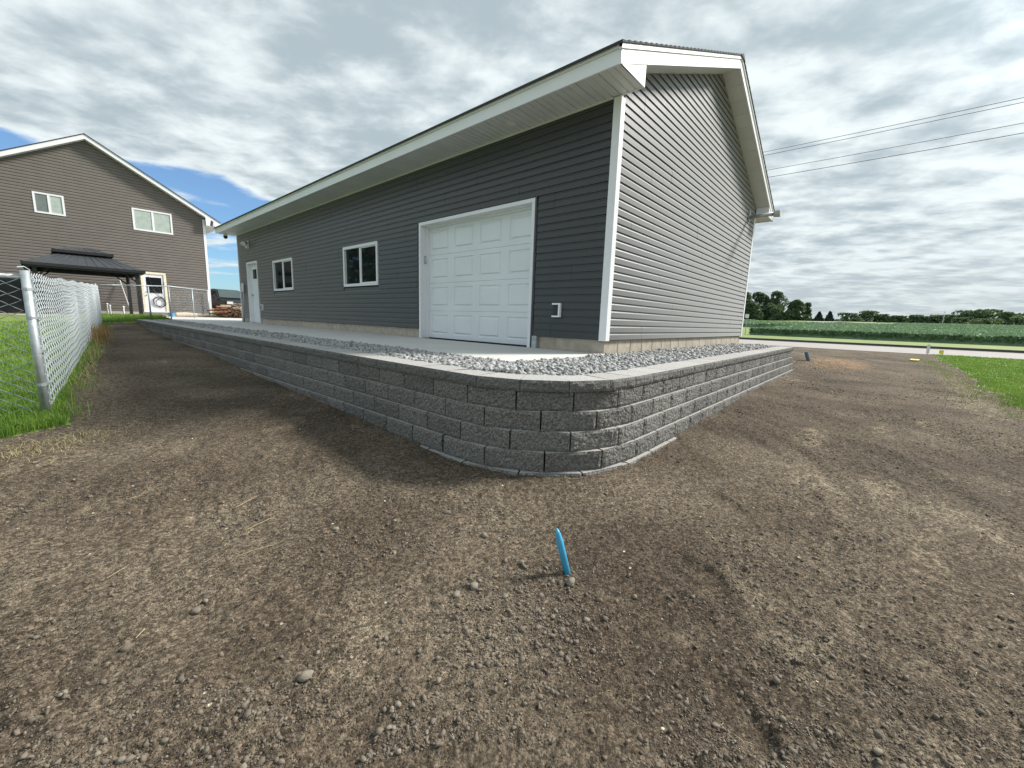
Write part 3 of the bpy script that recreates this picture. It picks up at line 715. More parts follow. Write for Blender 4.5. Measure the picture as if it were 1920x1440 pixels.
def service_door():
    y0, y1, zt = 13.489, 14.597, 2.14
    o = framed('service_door_trim', 'white', GARAGE, y0, y1, .002, zt, .06, -.03, .03, False)
    framed('service_door_jamb', 'white', o, y0+.05, y1-.05, .002, zt-.05, .025, .031, .15, False)
    d = MB(); d.box(.1, .14, y0+.077, y1-.077, .02, zt-.077); D = d.build('service_door', 'door', GARAGE)
    a, b = y0+.25, y1-.25
    framed('lite_frame', 'white', D, a-.03, b+.03, 1.53, 1.93, .035, .085, .099)
    for k in range(3):
        w = (b-a-.03)/3; MB().box(.09, .098, a+.006+k*(w+.007), a+.006+k*(w+.007)+w-.004, 1.566, 1.894).build('lite_pane', 'glass', D)
    MB().tube([(.1, y1-.16, 1.0), (.04, y1-.16, 1.0)], .028, 10).build('door_knob', 'galv', D)
    MB().box(.03, .16, y0+.076, y1-.076, .002, .019).build('threshold', 'galv', D)
service_door()
MB().box(-.05, -.005, 1.14, 1.222, .001, .186).build('flashing', 'galv', GARAGE)

def outlet(y, z, label):
    t = thing('outlet_mount', label, 'outlet cover', (0, y, z), 'outlet mounting blocks on the garage front')
    m = MB(); m.box(-.062, -.012, -.077, -.052, -.1, .1); m.box(-.062, -.012, -.052, .06, .078, .1); m.box(-.062, -.012, -.052, .06, -.1, -.078)
    m.build('surround', 'white', t); MB().box(-.03, -.012, -.0515, .06, -.0775, .0775).build('cover_plate', 'black', t)
outlet(.8, .575, 'white-edged dark outlet block between the roll-up door and the white corner post'); outlet(13.2, .56, 'small white-edged outlet block beside the narrow service door')
t = thing('keypad', 'grey keypad box on the white jamb of the roll-up door', 'keypad', (.075, 4.105, 1.52))
bevel(MB().box(-.025, .025, -.032, 0, -.075, .075).build('housing', 'grey', t), .006); MB().box(-.015, .015, -.037, -.0325, -.04, .05).build('cover', 'lgrey', t)
t = thing('security_light', 'white twin-head security light above the service door', 'security light', (-.016, 14.24, 2.73))
bevel(MB().box(-.035, 0, -.1, .1, -.13, .13).build('base_plate', 'lgrey', t), .008)
for s in (-1, 1):
    h = MB().tube([(-.03, s*.06, .03), (-.09, s*.1, .06)], .02, 8).tube([(-.09, s*.1, .06), (-.2, s*.16, -.01)], [.045, .085], 12).build('lamp_head', 'lgrey', t)
MB().tube([(-.03, 0, -.07), (-.09, 0, -.1)], [.04, .045], 12).build('motion_sensor', 'white', t)
t = thing('dome_camera', 'small black dome camera under the far eave tip of the garage', 'camera', (-.32, 15.72, 3.188))
MB().tube([(0, 0, 0), (0, 0, -.05)], .06, 14).build('mount', 'white', t)
MB().tube([(0, 0, -.05), (0, 0, -.1), (0, 0, -.14), (0, 0, -.16)], [.068, .07, .05, .015], 14).build('dome', 'black', t, True)
t = thing('solar_panel', 'small dark solar panel tilted on a bracket at the far eave tip', 'solar panel', (-.6, 15.79, 3.4))
MB().prism([(-.18, -.1, .02), (-.06, .16, .02), (-.02, .16, .2), (-.14, -.1, .2)], [(-.165, -.11, .02), (-.045, .15, .02), (-.005, .15, .2), (-.125, -.11, .2)]).build('panel', 'black', t); MB().tube([(-.05, 0, .08), (.0, 0, 0)], .012, 6).build('bracket', 'grey', t)
t = thing('recessed_light', 'round white downlight set in the garage soffit above the roll-up door', 'downlight', (-.29, 1.56, 3.189))
MB().tube([(0, 0, .0), (0, 0, -.006)], .085, 20).build('trim_ring', 'soffit', t); MB().tube([(0, 0, -.007), (0, 0, -.009)], .06, 20).build('lens', 'white', t)
t = thing('shovel', 'long-handled grey shovel standing head-up against the dark siding', 'shovel', (-.16, 15.02, 0))
MB().tube([(0, 0, .0), (.12, .03, 1.15)], .017, 8).build('handle', 'lgrey', t)
bevel(MB().box(.075, .1, -.13, .16, 1.1, 1.42).build('blade', 'grey', t), .01); MB().tube([(.06, -.04, 1.12), (.07, -.05, 1.43)], .03, 6).build('grip', 'white', t)
t = thing('floodlight_arm', 'grey horizontal floodlight arm reaching out from the top corner of the lit gable', 'floodlight', (6.66, 0, 3.1))
MB().box(-.06, .06, -.045, -.014, -.12, .12).build('wall_plate', 'grey', t)
MB().tube([(0, -.045, -.03), (0.02, -.53, -.02)], .042, 14).build('arm', 'galv', t, True)
MB().tube([(-.03, -.05, -.1), (0, -.18, -.06)], .012, 6).build('stay', 'grey', t)
MB().tube([(0.02, -.53, -.02), (0.02, -.55, -.02), (0.02, -.66, -.02), (.02, -.68, -.02)], [.045, .075, .085, .075], 16).build('lamp_head', 'lgrey', t)

# ------------------------------------------------------------------ neighbouring house
HY, HX = 26.0, 1.30
HOUSE = thing('house', 'two-storey brown-grey sided house with white rake trim behind the chain-link fence', 'house', (0, 0, 0))
AX, AZ, EZ = -3.07, 8.02, 5.45
HS = (AZ-EZ)/(HX-AX); HX0 = 2*AX-HX
def hroof(x): return AZ-HS*abs(x-AX)
HOPEN = [(-4.93, -3.98, 4.47, 5.36), (-1.68, -.12, 4.3, 5.36), (-1.62, -.6, .0, 2.26)]
def house():
    c = .132; z = .22; m = MB(); r = 0
    while z < AZ:
        z1 = z+c; x0, x1 = HX0, HX
        if z > EZ: x0, x1 = AX-(AZ-z)/HS, AX+(AZ-z)/HS
        if x1-x0 < .1: break
        segs = [(x0, x1)]
        for (a, b, za, zb) in HOPEN:
            if z+.03 < zb and z1-.03 > za:
                ns = []
                for p, q in segs:
                    if b <= p or a >= q: ns.append((p, q)); continue
                    if a > p: ns.append((p, a))
                    if b < q: ns.append((b, q))
                segs = ns
        for p, q in segs:
            P = [(-.003, z+.004), (-.022, z), (-.021, z+c*.62), (-.004, z+c*.8), (-.003, z+c)]
            V = [(p, HY+d, Z) for d, Z in P]+[(q, HY+d, Z) for d, Z in P]; m.add(V, [(i, 5+i, 6+i, 1+i) for i in range(4)])
        z = z1; r += 1
    kind(m.build('lap_siding', 'hsiding', HOUSE), 'stuff')
    P = [(HX0, .2), (HX, .2), (HX, EZ), (AX, AZ), (HX0, EZ)]
    MB().prism([(x, HY+.15, z) for x, z in P], [(x, HY+.001, z) for x, z in P]).build('gable_wall', 'hsiding', HOUSE)
    MB().box(HX-.15, HX, HY+.151, HY+11, .2, EZ).build('side_wall', 'hsiding', HOUSE); MB().box(HX0, HX0+.15, HY+.151, HY+11, .2, EZ).build('side_wall', 'hsiding', HOUSE)
    MB().box(HX0-.01, HX+.01, HY-.012, HY+11, -.3, .215).build('foundation', 'conc2', HOUSE)
    MB().box(HX-.09, HX+.02, HY-.03, HY-.0165, .2, EZ-.1).box(HX+.001, HX+.02, HY-.0164, HY+.09, .2, EZ-.1).build('corner_post', 'white', HOUSE)
    for s in (1, -1):
        X = lambda d: AX+s*d
        D = HX-AX+.7; y0 = HY-.32
        def strip(nm, mat, ya, yb, za, zb, d0=0., d1=D):
            P0 = [(X(d0), ya, hroof(X(d0))+za), (X(d1), ya, hroof(X(d1))+za), (X(d1), ya, hroof(X(d1))+zb), (X(d0), ya, hroof(X(d0))+zb)]; P1 = [(p[0], yb, p[2]) for p in P0]
            if s > 0: P0, P1 = P1, P0
            return MB().prism(P0, P1).build(nm, mat, HOUSE)
        strip('rake_board', 'white', y0, y0+.03, -.0, .2); strip('rake_soffit', 'soffit', y0+.031, HY-.018, -.0, .03)
        strip('roof', 'roof', y0-.03, HY+11.3, .202, .235)
        xe = X(D); ze = hroof(xe)
        MB().box(min(xe, xe-s*.03), max(xe, xe-s*.03), HY-.289, HY+11.3, ze-.02, ze+.19).build('fascia', 'white', HOUSE)
        MB().box(min(X(D-.7)+s*.021, xe-s*.031), max(X(D-.7)+s*.021, xe-s*.031), HY-.289, HY+11.3, ze-.02, ze+.0).build('eave_soffit', 'soffit', HOUSE)
        P = [(X(D-.7), ze-.02), (xe, ze-.02), (xe, ze+.0), (X(D-.7), hroof(X(D-.7)))]
        if s < 0: P = P[::-1]
        MB().prism([(a, HY-.291, b) for a, b in P], [(a, HY-.319, b) for a, b in P]).build('eave_return', 'white', HOUSE)
    def win(x0, x1, z0, z1, mats):
        m = MB(); w = .07; y0, y1 = HY-.035, HY+.05
        m.box(x0, x0+w, y0, y1, z0, z1); m.box(x1-w, x1, y0, y1, z0, z1); m.box(x0+w, x1-w, y0, y1, z1-w, z1); m.box(x0+w, x1-w, y0, y1, z0, z0+w)
        f = m.build('window_frame', 'white', HOUSE); xm = (x0+x1)/2
        MB().box(xm-.04, xm+.04, y0+.005, y1, z0+w+.001, z1-w-.001).build('window_mullion', 'white', f)
        MB().box(x0+w, xm-.04, HY-.012, HY-.002, z0+w, z1-w).build('window_pane', mats[0], f); MB().box(xm+.04, x1-w, HY-.012, HY-.002, z0+w, z1-w).build('window_pane', mats[1], f)
    win(-4.93, -3.98, 4.47, 5.36, ('blind', 'curtain')); win(-1.68, -.12, 4.3, 5.36, ('curtain', 'curtain'))
    x0, x1, zt = -1.62, -.6, 2.26
    m = MB(); m.box(x0, x0+.1, HY-.04, HY+.05, .22, zt); m.box(x1-.1, x1, HY-.04, HY+.05, .22, zt); m.box(x0+.1, x1-.1, HY-.04, HY+.05, zt-.1, zt); m.build('door_casing', 'hcream', HOUSE)
    D = MB().box(x0+.1, x1-.1, HY-.006, HY-.0005, .22, zt-.1).build('door', 'white', HOUSE)
    MB().box(x0+.2, x1-.2, HY-.012, HY-.0065, 1.18, 2.0).build('door_window', 'glass', D)
    MB().box(x0+.2, x1-.2, HY-.016, HY-.0125, 1.19, 1.2).build('window_bead', 'white', D)
    MB().tube([(x0+.17, HY-.005, 1.08), (x0+.17, HY-.07, 1.08)], .035, 10).build('door_knob', 'galv', D); MB().tube([(x0+.17, HY-.005, 1.24), (x0+.17, HY-.04, 1.24)], .03, 10).build('deadbolt', 'galv', D)
    MB().box(x0, x1, HY-.12, HY-.02, .2, .235).build('door_sill', 'white', HOUSE)
    # vent stack on the far roof slope
    MB().tube([(-6.4, HY+2, hroof(-6.4)), (-6.4, HY+2, hroof(-6.4)+1.0)], .14, 10).build('roof_vent', 'black', HOUSE)
house()
t = thing('cable_coil', 'dark cable coiled and hung on the white house door', 'cable', (-.95, HY-.03, .75))
for k, (r, dx, dz) in enumerate(((.24, 0, 0), (.2, .05, -.05), (.22, -.04, .02))):
    MB().tube([(dx+r*math.cos(a), -.01*k, dz+r*math.sin(a)*1.1) for a in np.linspace(0, 2*math.pi, 26)], .012, 5, False).build('loop', 'black', t)
MB().tube([(-.35, 0, 1.3), (-.22, 0, .6), (.1, 0, .25)], .008, 5).tube([(.3, 0, 1.2), (.12, 0, .6), (.25, 0, -.1)], .008, 5).build('tail', 'black', t)

# gazebo
def gazebo():
    G = thing('gazebo', 'black hardtop gazebo with a two-tier roof standing in front of the brown house', 'gazebo', (0, 0, 0))
    x0, x1, y0, y1, ze = -5.45, -2.0, 21.2, 24.9, 1.96
    px0, px1, py0, py1 = x0+.3, x1-.25, y0+.25, y1-.3
    for (px, py) in ((px0, py0), (px1, py0), (px0, py1), (px1, py1)):
        MB().box(px-.06, px+.06, py-.06, py+.06, .03, ze).build('post', 'black', G)
        sx = 1 if px == px0 else -1; sy = 1 if py == py0 else -1
        MB().tube([(px, py, ze-.5), (px+sx*.5, py, ze-.02)], .028, 6).tube([(px, py, ze-.5), (px, py+sy*.5, ze-.02)], .028, 6).build('brace', 'black', G)
    framed3 = MB().box(x0+.05, x1-.05, y0+.05, y0+.16, ze-.14, ze+.0).box(x0+.05, x1-.05, y1-.16, y1-.05, ze-.14, ze+.0).box(x0+.05, x0+.16, y0+.16, y1-.16, ze-.14, ze).box(x1-.16, x1-.05, y0+.16, y1-.16, ze-.14, ze)
    framed3.build('beam', 'black', G)
    def hip(nm, ax0, ax1, ay0, ay1, za, bx0, bx1, by0, by1, zb, n):
        m = MB(); A = [(ax0, ay0, za), (ax1, ay0, za), (ax1, ay1, za), (ax0, ay1, za)]; B = [(bx0, by0, zb), (bx1, by0, zb), (bx1, by1, zb), (bx0, by1, zb)]
        for i in range(4):
            j = (i+1) % 4; a0, a1, b0, b1 = map(np.array, (A[i], A[j], B[i], B[j]))
            for k in range(n):
                s, e = k/n+.004, (k+1)/n-.004
                q = [a0+(a1-a0)*s, a0+(a1-a0)*e, b0+(b1-b0)*e, b0+(b1-b0)*s]
                MB().prism([tuple(p+np.array((0, 0, -.02))) for p in q], [tuple(p) for p in q]).build(nm, 'gazroof', G)
                if k: 
                    pa, pb = a0+(a1-a0)*(k/n), b0+(b1-b0)*(k/n); m.tube([tuple(pa+np.array((0, 0, .004))), tuple(pb+np.array((0, 0, .004)))], .012, 4)
        m.build('seam_rib', 'gazroof', G)
        MB().box(ax0-.01, ax1+.01, ay0-.012, ay0-.001, za-.1, za+.01).box(ax0-.012, ax0-.001, ay0, ay1, za-.1, za+.01).box(ax1+.001, ax1+.012, ay0, ay1, za-.1, za+.01).box(ax0, ax1, ay1+.001, ay1+.012, za-.1, za+.01).build('roof_edge', 'black', G)
    hip('roof_panel', x0, x1, y0, y1, ze+.02, -4.3, -3.15, 22.5, 23.6, ze+.62, 12)
    hip('cupola_panel', -4.62, -2.86, 22.15, 23.95, ze+.66, -4.1, -3.38, 22.85, 23.25, ze+.88, 7)
gazebo()
# covered furniture under the gazebo
def covered(label, x0, x1, y0, y1, h, seed):
    nx, ny = 12, 8; r = np.random.default_rng(seed); V, F = [], []
    rings = [(1.0, 0), (1.0, .3), (.98, .7), (.93, .93), (.6, 1.0), (.2, 1.02)]; n = 28
    for s, hz in rings:
        for k in range(n):
            a = 2*math.pi*k/n; c, sn = math.cos(a), math.sin(a); q = max(abs(c), abs(sn))**.8
            fold = 1+(.05*math.sin(k*2.3+seed)*(1-hz))
            V.append(((x0+x1)/2+(x1-x0)/2*c/q*s*fold, (y0+y1)/2+(y1-y0)/2*sn/q*s*fold, .04+h*hz*(1+.05*math.sin(a*3+seed))))
    for i in range(len(rings)-1):
        for k in range(n): F.append((i*n+k, i*n+(k+1) % n, (i+1)*n+(k+1) % n, (i+1)*n+k))
    F.append(tuple(range((len(rings)-1)*n, len(rings)*n)))
    o = mesh_np('covered_furniture', V, F, 'fabric', None, True); tag(o, label, 'furniture cover')
covered('wide black fabric cover draped over furniture on the gazebo patio', -6.9, -5.0, 22.2, 23.8, 1.35, 2)
covered('lower black fabric cover beside the wide one on the gazebo patio', -4.75, -3.6, 22.4, 23.6, 1.0, 5)
kind(box('patio_slab', 'conc2', None, -8.5, -1.87, 20.9, 25.98, -.2, .045), 'structure')

# things along the house wall
for k, (x, h, lb) in enumerate(((-3.02, .5, 'taller grey conduit stub rising from the ground by the brown house wall'), (-2.93, .42, 'shorter grey conduit stub right beside the taller one by the house wall'), (-2.45, .38, 'single white pipe stub standing apart near the rear gazebo post'))):
    o = MB().tube([(x, 25.4, .04), (x, 25.4, .04+h), (x+.02, 25.38, .06+h)], .04, 10).build('pipe_stub', 'lgrey' if k < 2 else 'white'); tag(o, lb, 'pipe')
o = MB().tube([(-2.18, 25.2, .04), (-2.42, 25.9, 1.75)], .022, 8).build('leaning_pole', 'lgrey'); tag(o, 'thin pale pole leaning on the brown house wall left of the door', 'pole')
t = thing('bucket', 'small blue bucket on the ground below the house door', 'bucket', (-.62, 25.3, 0.0))
MB().tube([(0, 0, 0), (0, 0, .2), (0, 0, .21)], [.12, .15, .155], 16).build('pail', 'blue', t); MB().tube([(-.15, 0, .2), (0, -.03, .06), (.15, 0, .2)], .006, 5).build('handle', 'galv', t)
o = MB().tube([(-.5, 24.9, .12), (-.1, 24.95, .13), (.4, 24.9, .11)], [.1, .12, .1], 12).build('rolled_tarp', 'tan'); tag(o, 'tan rolled tarp lying on the concrete by the house wall', 'rolled tarp')
t = thing('board_stack', 'pale boards stacked along the foot of the house wall', 'lumber', (0, 25.35, 0))
for k, (a, b, z, dy) in enumerate(((-.9, 1.5, .0, 0), (-.7, 1.7, .045, .03), (-1.0, .5, .09, .02), (.2, 1.75, .092, -.05))):
    MB().box(a, b, dy-.09, dy+.09, z+.002, z+.04).build('board', 'wood', t)

# pickup truck and scrap pile seen in the gap
def truck():
    T = thing('pickup_truck', 'black pickup truck parked nose-on in the gap between house and garage', 'truck', (3.3, 30.7, 0)); T.rotation_euler = (0, 0, math.radians(8))
    def loft(nm, mat, secs, parent=T):                                          # sections along y: (y, half-width, z0, z1, top half-width)
        V, F = [], []
        for (y, w, z0, z1, tw) in secs: V += [(-w, y, z0), (w, y, z0), (w*1.0, y, z0+(z1-z0)*.6), (tw, y, z1), (-tw, y, z1), (-w, y, z0+(z1-z0)*.6)]
        for i in range(len(secs)-1):
            for k in range(6): F.append((i*6+k, i*6+(k+1) % 6, (i+1)*6+(k+1) % 6, (i+1)*6+k))
        F += [tuple(range(6))[::-1], tuple(range(len(secs)*6-6, len(secs)*6))]
        return bevel(mesh_np(nm, V, F, mat, parent), .04, 2)
    loft('body', 'carpaint', [(-2.05, .93, .5, .98, .86), (-1.9, .97, .42, 1.08, .9), (-.7, .98, .42, 1.16, .93), (3.1, .98, .42, 1.16, .93), (3.15, .96, .5, 1.12, .93)])
    loft('cabin', 'carpaint', [(-.75, .9, 1.12, 1.2, .86), (-.1, .86, 1.12, 1.78, .7), (.3, .86, 1.12, 1.84, .72), (1.3, .86, 1.12, 1.82, .72), (1.55, .88, 1.12, 1.2, .84)])
    MB().prism([(-.78, -.72, 1.24), (.78, -.72, 1.24), (.64, -.16, 1.74), (-.64, -.16, 1.74)][::-1], [(-.78, -.745, 1.26), (.78, -.745, 1.26), (.64, -.185, 1.76), (-.64, -.185, 1.76)][::-1]).build('windscreen', 'screen', T)
    for s in (-1, 1):
        MB().box(s*.83-.04, s*.83+.04, -.05, 1.2, 1.22, 1.66).build('side_window', 'glass', T)
        MB().box(min(s*.55, s*.9), max(s*.55, s*.9), -2.1, -2.04, .82, .98).build('headlight', 'lgrey', T)
        bevel(MB().box(s*1.08-.09, s*1.08+.09, -.6, -.45, 1.15, 1.35).build('mirror', 'carpaint', T), .02)
        for y in (-1.25, 2.1):
            w = MB().tube([(s*.78, y, .38), (s*.99, y, .38)], .38, 22).build('wheel', 'tyre', T); MB().tube([(s*.985, y, .38), (s*1.0, y, .38)], .22, 14).build('rim', 'chrome', w)
    MB().box(-.54, .54, -2.11, -2.05, .72, 1.0).build('grille', 'black', T)
    MB().box(-.56, .56, -2.13, -2.112, .83, .88).build('grille_bar', 'chrome', T)
    bevel(MB().box(-.95, .95, -2.22, -2.051, .46, .68).build('bumper', 'chrome', T), .03)
truck()
def scrap():
    t = thing('scrap_pile', 'pile of reddish scrap wood and dead brush on the driveway before the truck', 'scrap pile', (1.9, 25.2, 0))
    r = random.Random(5)
    for k in range(16):
        a = r.uniform(-.5, .5)+(.1 if k % 2 else 0); L = r.uniform(.5, 1.0); x, y, z = r.uniform(-.55, .3), r.uniform(-.4, .4), .03+.034*k
        d = Vector((math.cos(a), math.sin(a), r.uniform(-.12, .3))).normalized()*L/2
        MB().tube([Vector((x, y, z+.05))-d, Vector((x, y, z+.05))+d], r.uniform(.035, .06), 4).build('scrap_board', 'redwood', t)
    V, F = [], []
    for k in range(900):
        c = np.array([r.gauss(.45, .42), r.gauss(0, .3), abs(r.gauss(.16, .2))]); d = np.array([r.gauss(0, 1), r.gauss(0, 1), r.gauss(0, .6)])*.16; e = np.array([r.gauss(0, 1), r.gauss(0, 1), r.gauss(0, 1)])*.014
        b = len(V); V += [c-d-e, c-d+e, c+d+e, c+d-e]; F.append((b, b+1, b+2, b+3))
    kind(mesh_np('brush', V, F, 'brush', t), 'stuff')
    MB().box(-.45, .05, -.5, -.42, .62, .72).build('pale_board', 'wood', t)
scrap()

# ------------------------------------------------------------------ chain-link fences
def chainlink(P, Q, zb0, zb1, h, p, rad, n=3):
    rad *= 1.35
    P, Q = np.array(P, float), np.array(Q, float); L = np.linalg.norm(Q-P); d = (Q-P)/L; nrm = np.array([-d[1], d[0]])
    nw = int(L/p); flip = np.where(np.arange(nw) % 2 == 0, 1.0, -1.0)[:, None]; m = int(h/(p/2)); k = np.arange(m*2+1)
    side = np.where((k//2) % 2 == 0, -1, 1); lat = np.where(k % 2 == 0, side*p/2*1.0, 0.0); dep = np.where(k % 2 == 1, np.where((k//2) % 2 == 0, 1, -1)*.0055, 0)
    V, F = [], []
    w = np.arange(nw)
    s = (w+.5)*p; S = s[:, None]+lat[None]*flip; Z = (zb0+(zb1-zb0)*s/L)[:, None]+(k*p/4)[None]+(.012*np.sin(s*3.1))[:, None]
    bulge = (.012*np.sin(s*1.7)[:, None]*np.sin(k/len(k)*3.1)[None])
    X = P[0]+d[0]*S+nrm[0]*(dep+bulge); Y = P[1]+d[1]*S+nrm[1]*(dep+bulge); C = np.stack([X, Y, Z], -1)     # wires x points
    T = np.gradient(C, axis=1); T /= np.linalg.norm(T, axis=2)[..., None]
    ref = np.array([nrm[0], nrm[1], 0.0]); A = np.cross(T, ref); A /= np.linalg.norm(A, axis=2)[..., None]; B = np.cross(T, A)
    ang = 2*np.pi*np.arange(n)/n
    R = C[:, :, None, :]+rad*(np.cos(ang)[None, None, :, None]*A[:, :, None, :]+np.sin(ang)[None, None, :, None]*B[:, :, None, :])
    nk = len(k); idx = np.arange(nw*nk*n).reshape(nw, nk, n); a = idx[:, :-1]; b = idx[:, 1:]
    F = np.stack([a, np.roll(a, -1, 2), np.roll(b, -1, 2), b], -1).reshape(-1, 4)
    return R.reshape(-1, 3), F
def gz(x, y): return float(zmacro(np.array([x]), np.array([y]))[0])
def fence_post(F, x, y, z0, z1, r=.03, nm='post'):
    o = MB().tube([(x, y, z0), (x, y, z1)], r, 14).build(nm, 'galv', F, True)
    MB().tube([(x, y, z1-.01), (x, y, z1+.015), (x, y, z1+.035)], [r*1.15, r*1.1, r*.35], 14).build('post_cap', 'galv', o, True)
    return o
def fences():
    A = thing('chain_link_fence', 'galvanised chain-link fence with leaning end post along the left lawn', 'fence', (0, 0, 0))
    p0 = (-5.05, 2.9); p1 = (-3.75, 17.2)
    MB().tube([(p0[0], p0[1], gz(*p0)-.1), (p0[0], p0[1], .71)], .03, 16).build('post', 'galv', A, True)
    V, F = chainlink((p0[0]+.03, p0[1]+.05), p1, -.56, -.13, 1.25, .086, .0027); kind(mesh_np('chain_link_mesh', V, F, 'wire', A, True), 'stuff')
    for k in (2, 4, 5):
        f = k/5; x, y = p0[0]+(p1[0]-p0[0])*f-.06, p0[1]+(p1[1]-p0[1])*f; fence_post(A, x, y, gz(x, y)-.1, -.56+.43*f+(1.12 if k < 5 else 1.27), .026 if k < 5 else .03)
    MB().tube([(p0[0]+.02, p0[1]+.1, .64), (p0[0]+.6, 9.5, .85), (p1[0]-.03, p1[1], 1.06)], .004, 5).build('tension_wire', 'wire', A)
    # tension bar and bands at the end post
    MB().tube([(p0[0]+.035, p0[1]+.07, -.55), (p0[0]+.035, p0[1]+.07, .68)], .006, 6).build('tension_bar', 'galv', A)
    for z in (-.3, 0., .3, .55): MB().tube([(p0[0], p0[1], z-.012), (p0[0], p0[1], z+.012)], .0325, 12).box(p0[0], p0[0]+.06, p0[1]+.03, p0[1]+.075, z-.012, z+.012).build('tension_band', 'galv', A)
    # return panel running off to the left
    q = (p0[0]-.85*5.2, p0[1]+.52*5.2)
    V, F = chainlink((p0[0]-.04, p0[1]), q, -.56, -.5, 1.22, .092, .0029); kind(mesh_np('chain_link_mesh', V, F, 'wire', A, True), 'stuff')
    MB().tube([(p0[0], p0[1], .655), (q[0], q[1], .72)], .02, 10).build('top_rail', 'galv', A, True)
    fence_post(A, p0[0]-.85*2.6, p0[1]+.52*2.6, -.7, .70, .026)
    # wire tail curling over the post top
    MB().tube([(-5.03, 2.94, .64), (-5.02, 2.95, .72), (-5.05, 2.93, .745), (-5.09, 2.91, .735)], .004, 5).build('wire_tail', 'wire', A)
    B = thing('chain_link_fence', 'far run of chain-link fence with a top rail crossing before the house door', 'fence', (0, 0, 0))
    pts = [(-3.70, 17.25), (-3.12, 17.35), (-1.76, 18.0), (1.15, 25.85)]; zt = [1.14, 1.18, 1.27, 1.5]; zb = [-.1, -.02, .06, .24]
    for i in range(3):
        V, F = chainlink(pts[i], pts[i+1], zb[i], zb[i+1], 1.18, .074, .0006); kind(mesh_np('chain_link_mesh', V, F, 'wire', B, True), 'stuff')
        MB().tube([(*pts[i], zt[i]), (*pts[i+1], zt[i+1])], .021, 8).build('top_rail', 'galv', B, True)
    for x, y, z1, r in ((-2.4, 17.7, 1.22, .026), (-1.76, 18.0, 1.27, .02), (1.15, 25.85, 1.5, .03), (-.3, 21.9, 1.38, .022)): fence_post(B, x, y, -.1, z1, r)
fences()

# ------------------------------------------------------------------ grass, weeds and straw
def blades(name, x, y, h, wd, mat, lean=.5, zoff=0., parent=None):
    n = len(x); z = ground_z(x, y)+zoff-.005; a = rng.uniform(0, 2*np.pi, n); l = rng.normal(0, lean, n)*h; b = rng.uniform(0, 2*np.pi, n)
    base = np.stack([x, y, z], -1); side = np.stack([np.cos(a), np.sin(a), np.zeros(n)], -1)*(wd*.5)[:, None]
    mid = base+np.stack([np.cos(b)*l*.35, np.sin(b)*l*.35, h*.6], -1); tip = base+np.stack([np.cos(b)*l, np.sin(b)*l, h*(1-.3*np.minimum(np.abs(l/h), 1))], -1)
    V = np.stack([base-side, base+side, mid+side*.7, mid-side*.7, tip], 1).reshape(-1, 3); o = np.arange(n)[:, None]*5
    F = np.concatenate([o+np.array([[0, 1, 2]]), o+np.array([[0, 2, 3]]), o+np.array([[3, 2, 4]])], 0)
    return kind(mesh_np(name, V, F, mat, parent), 'stuff')
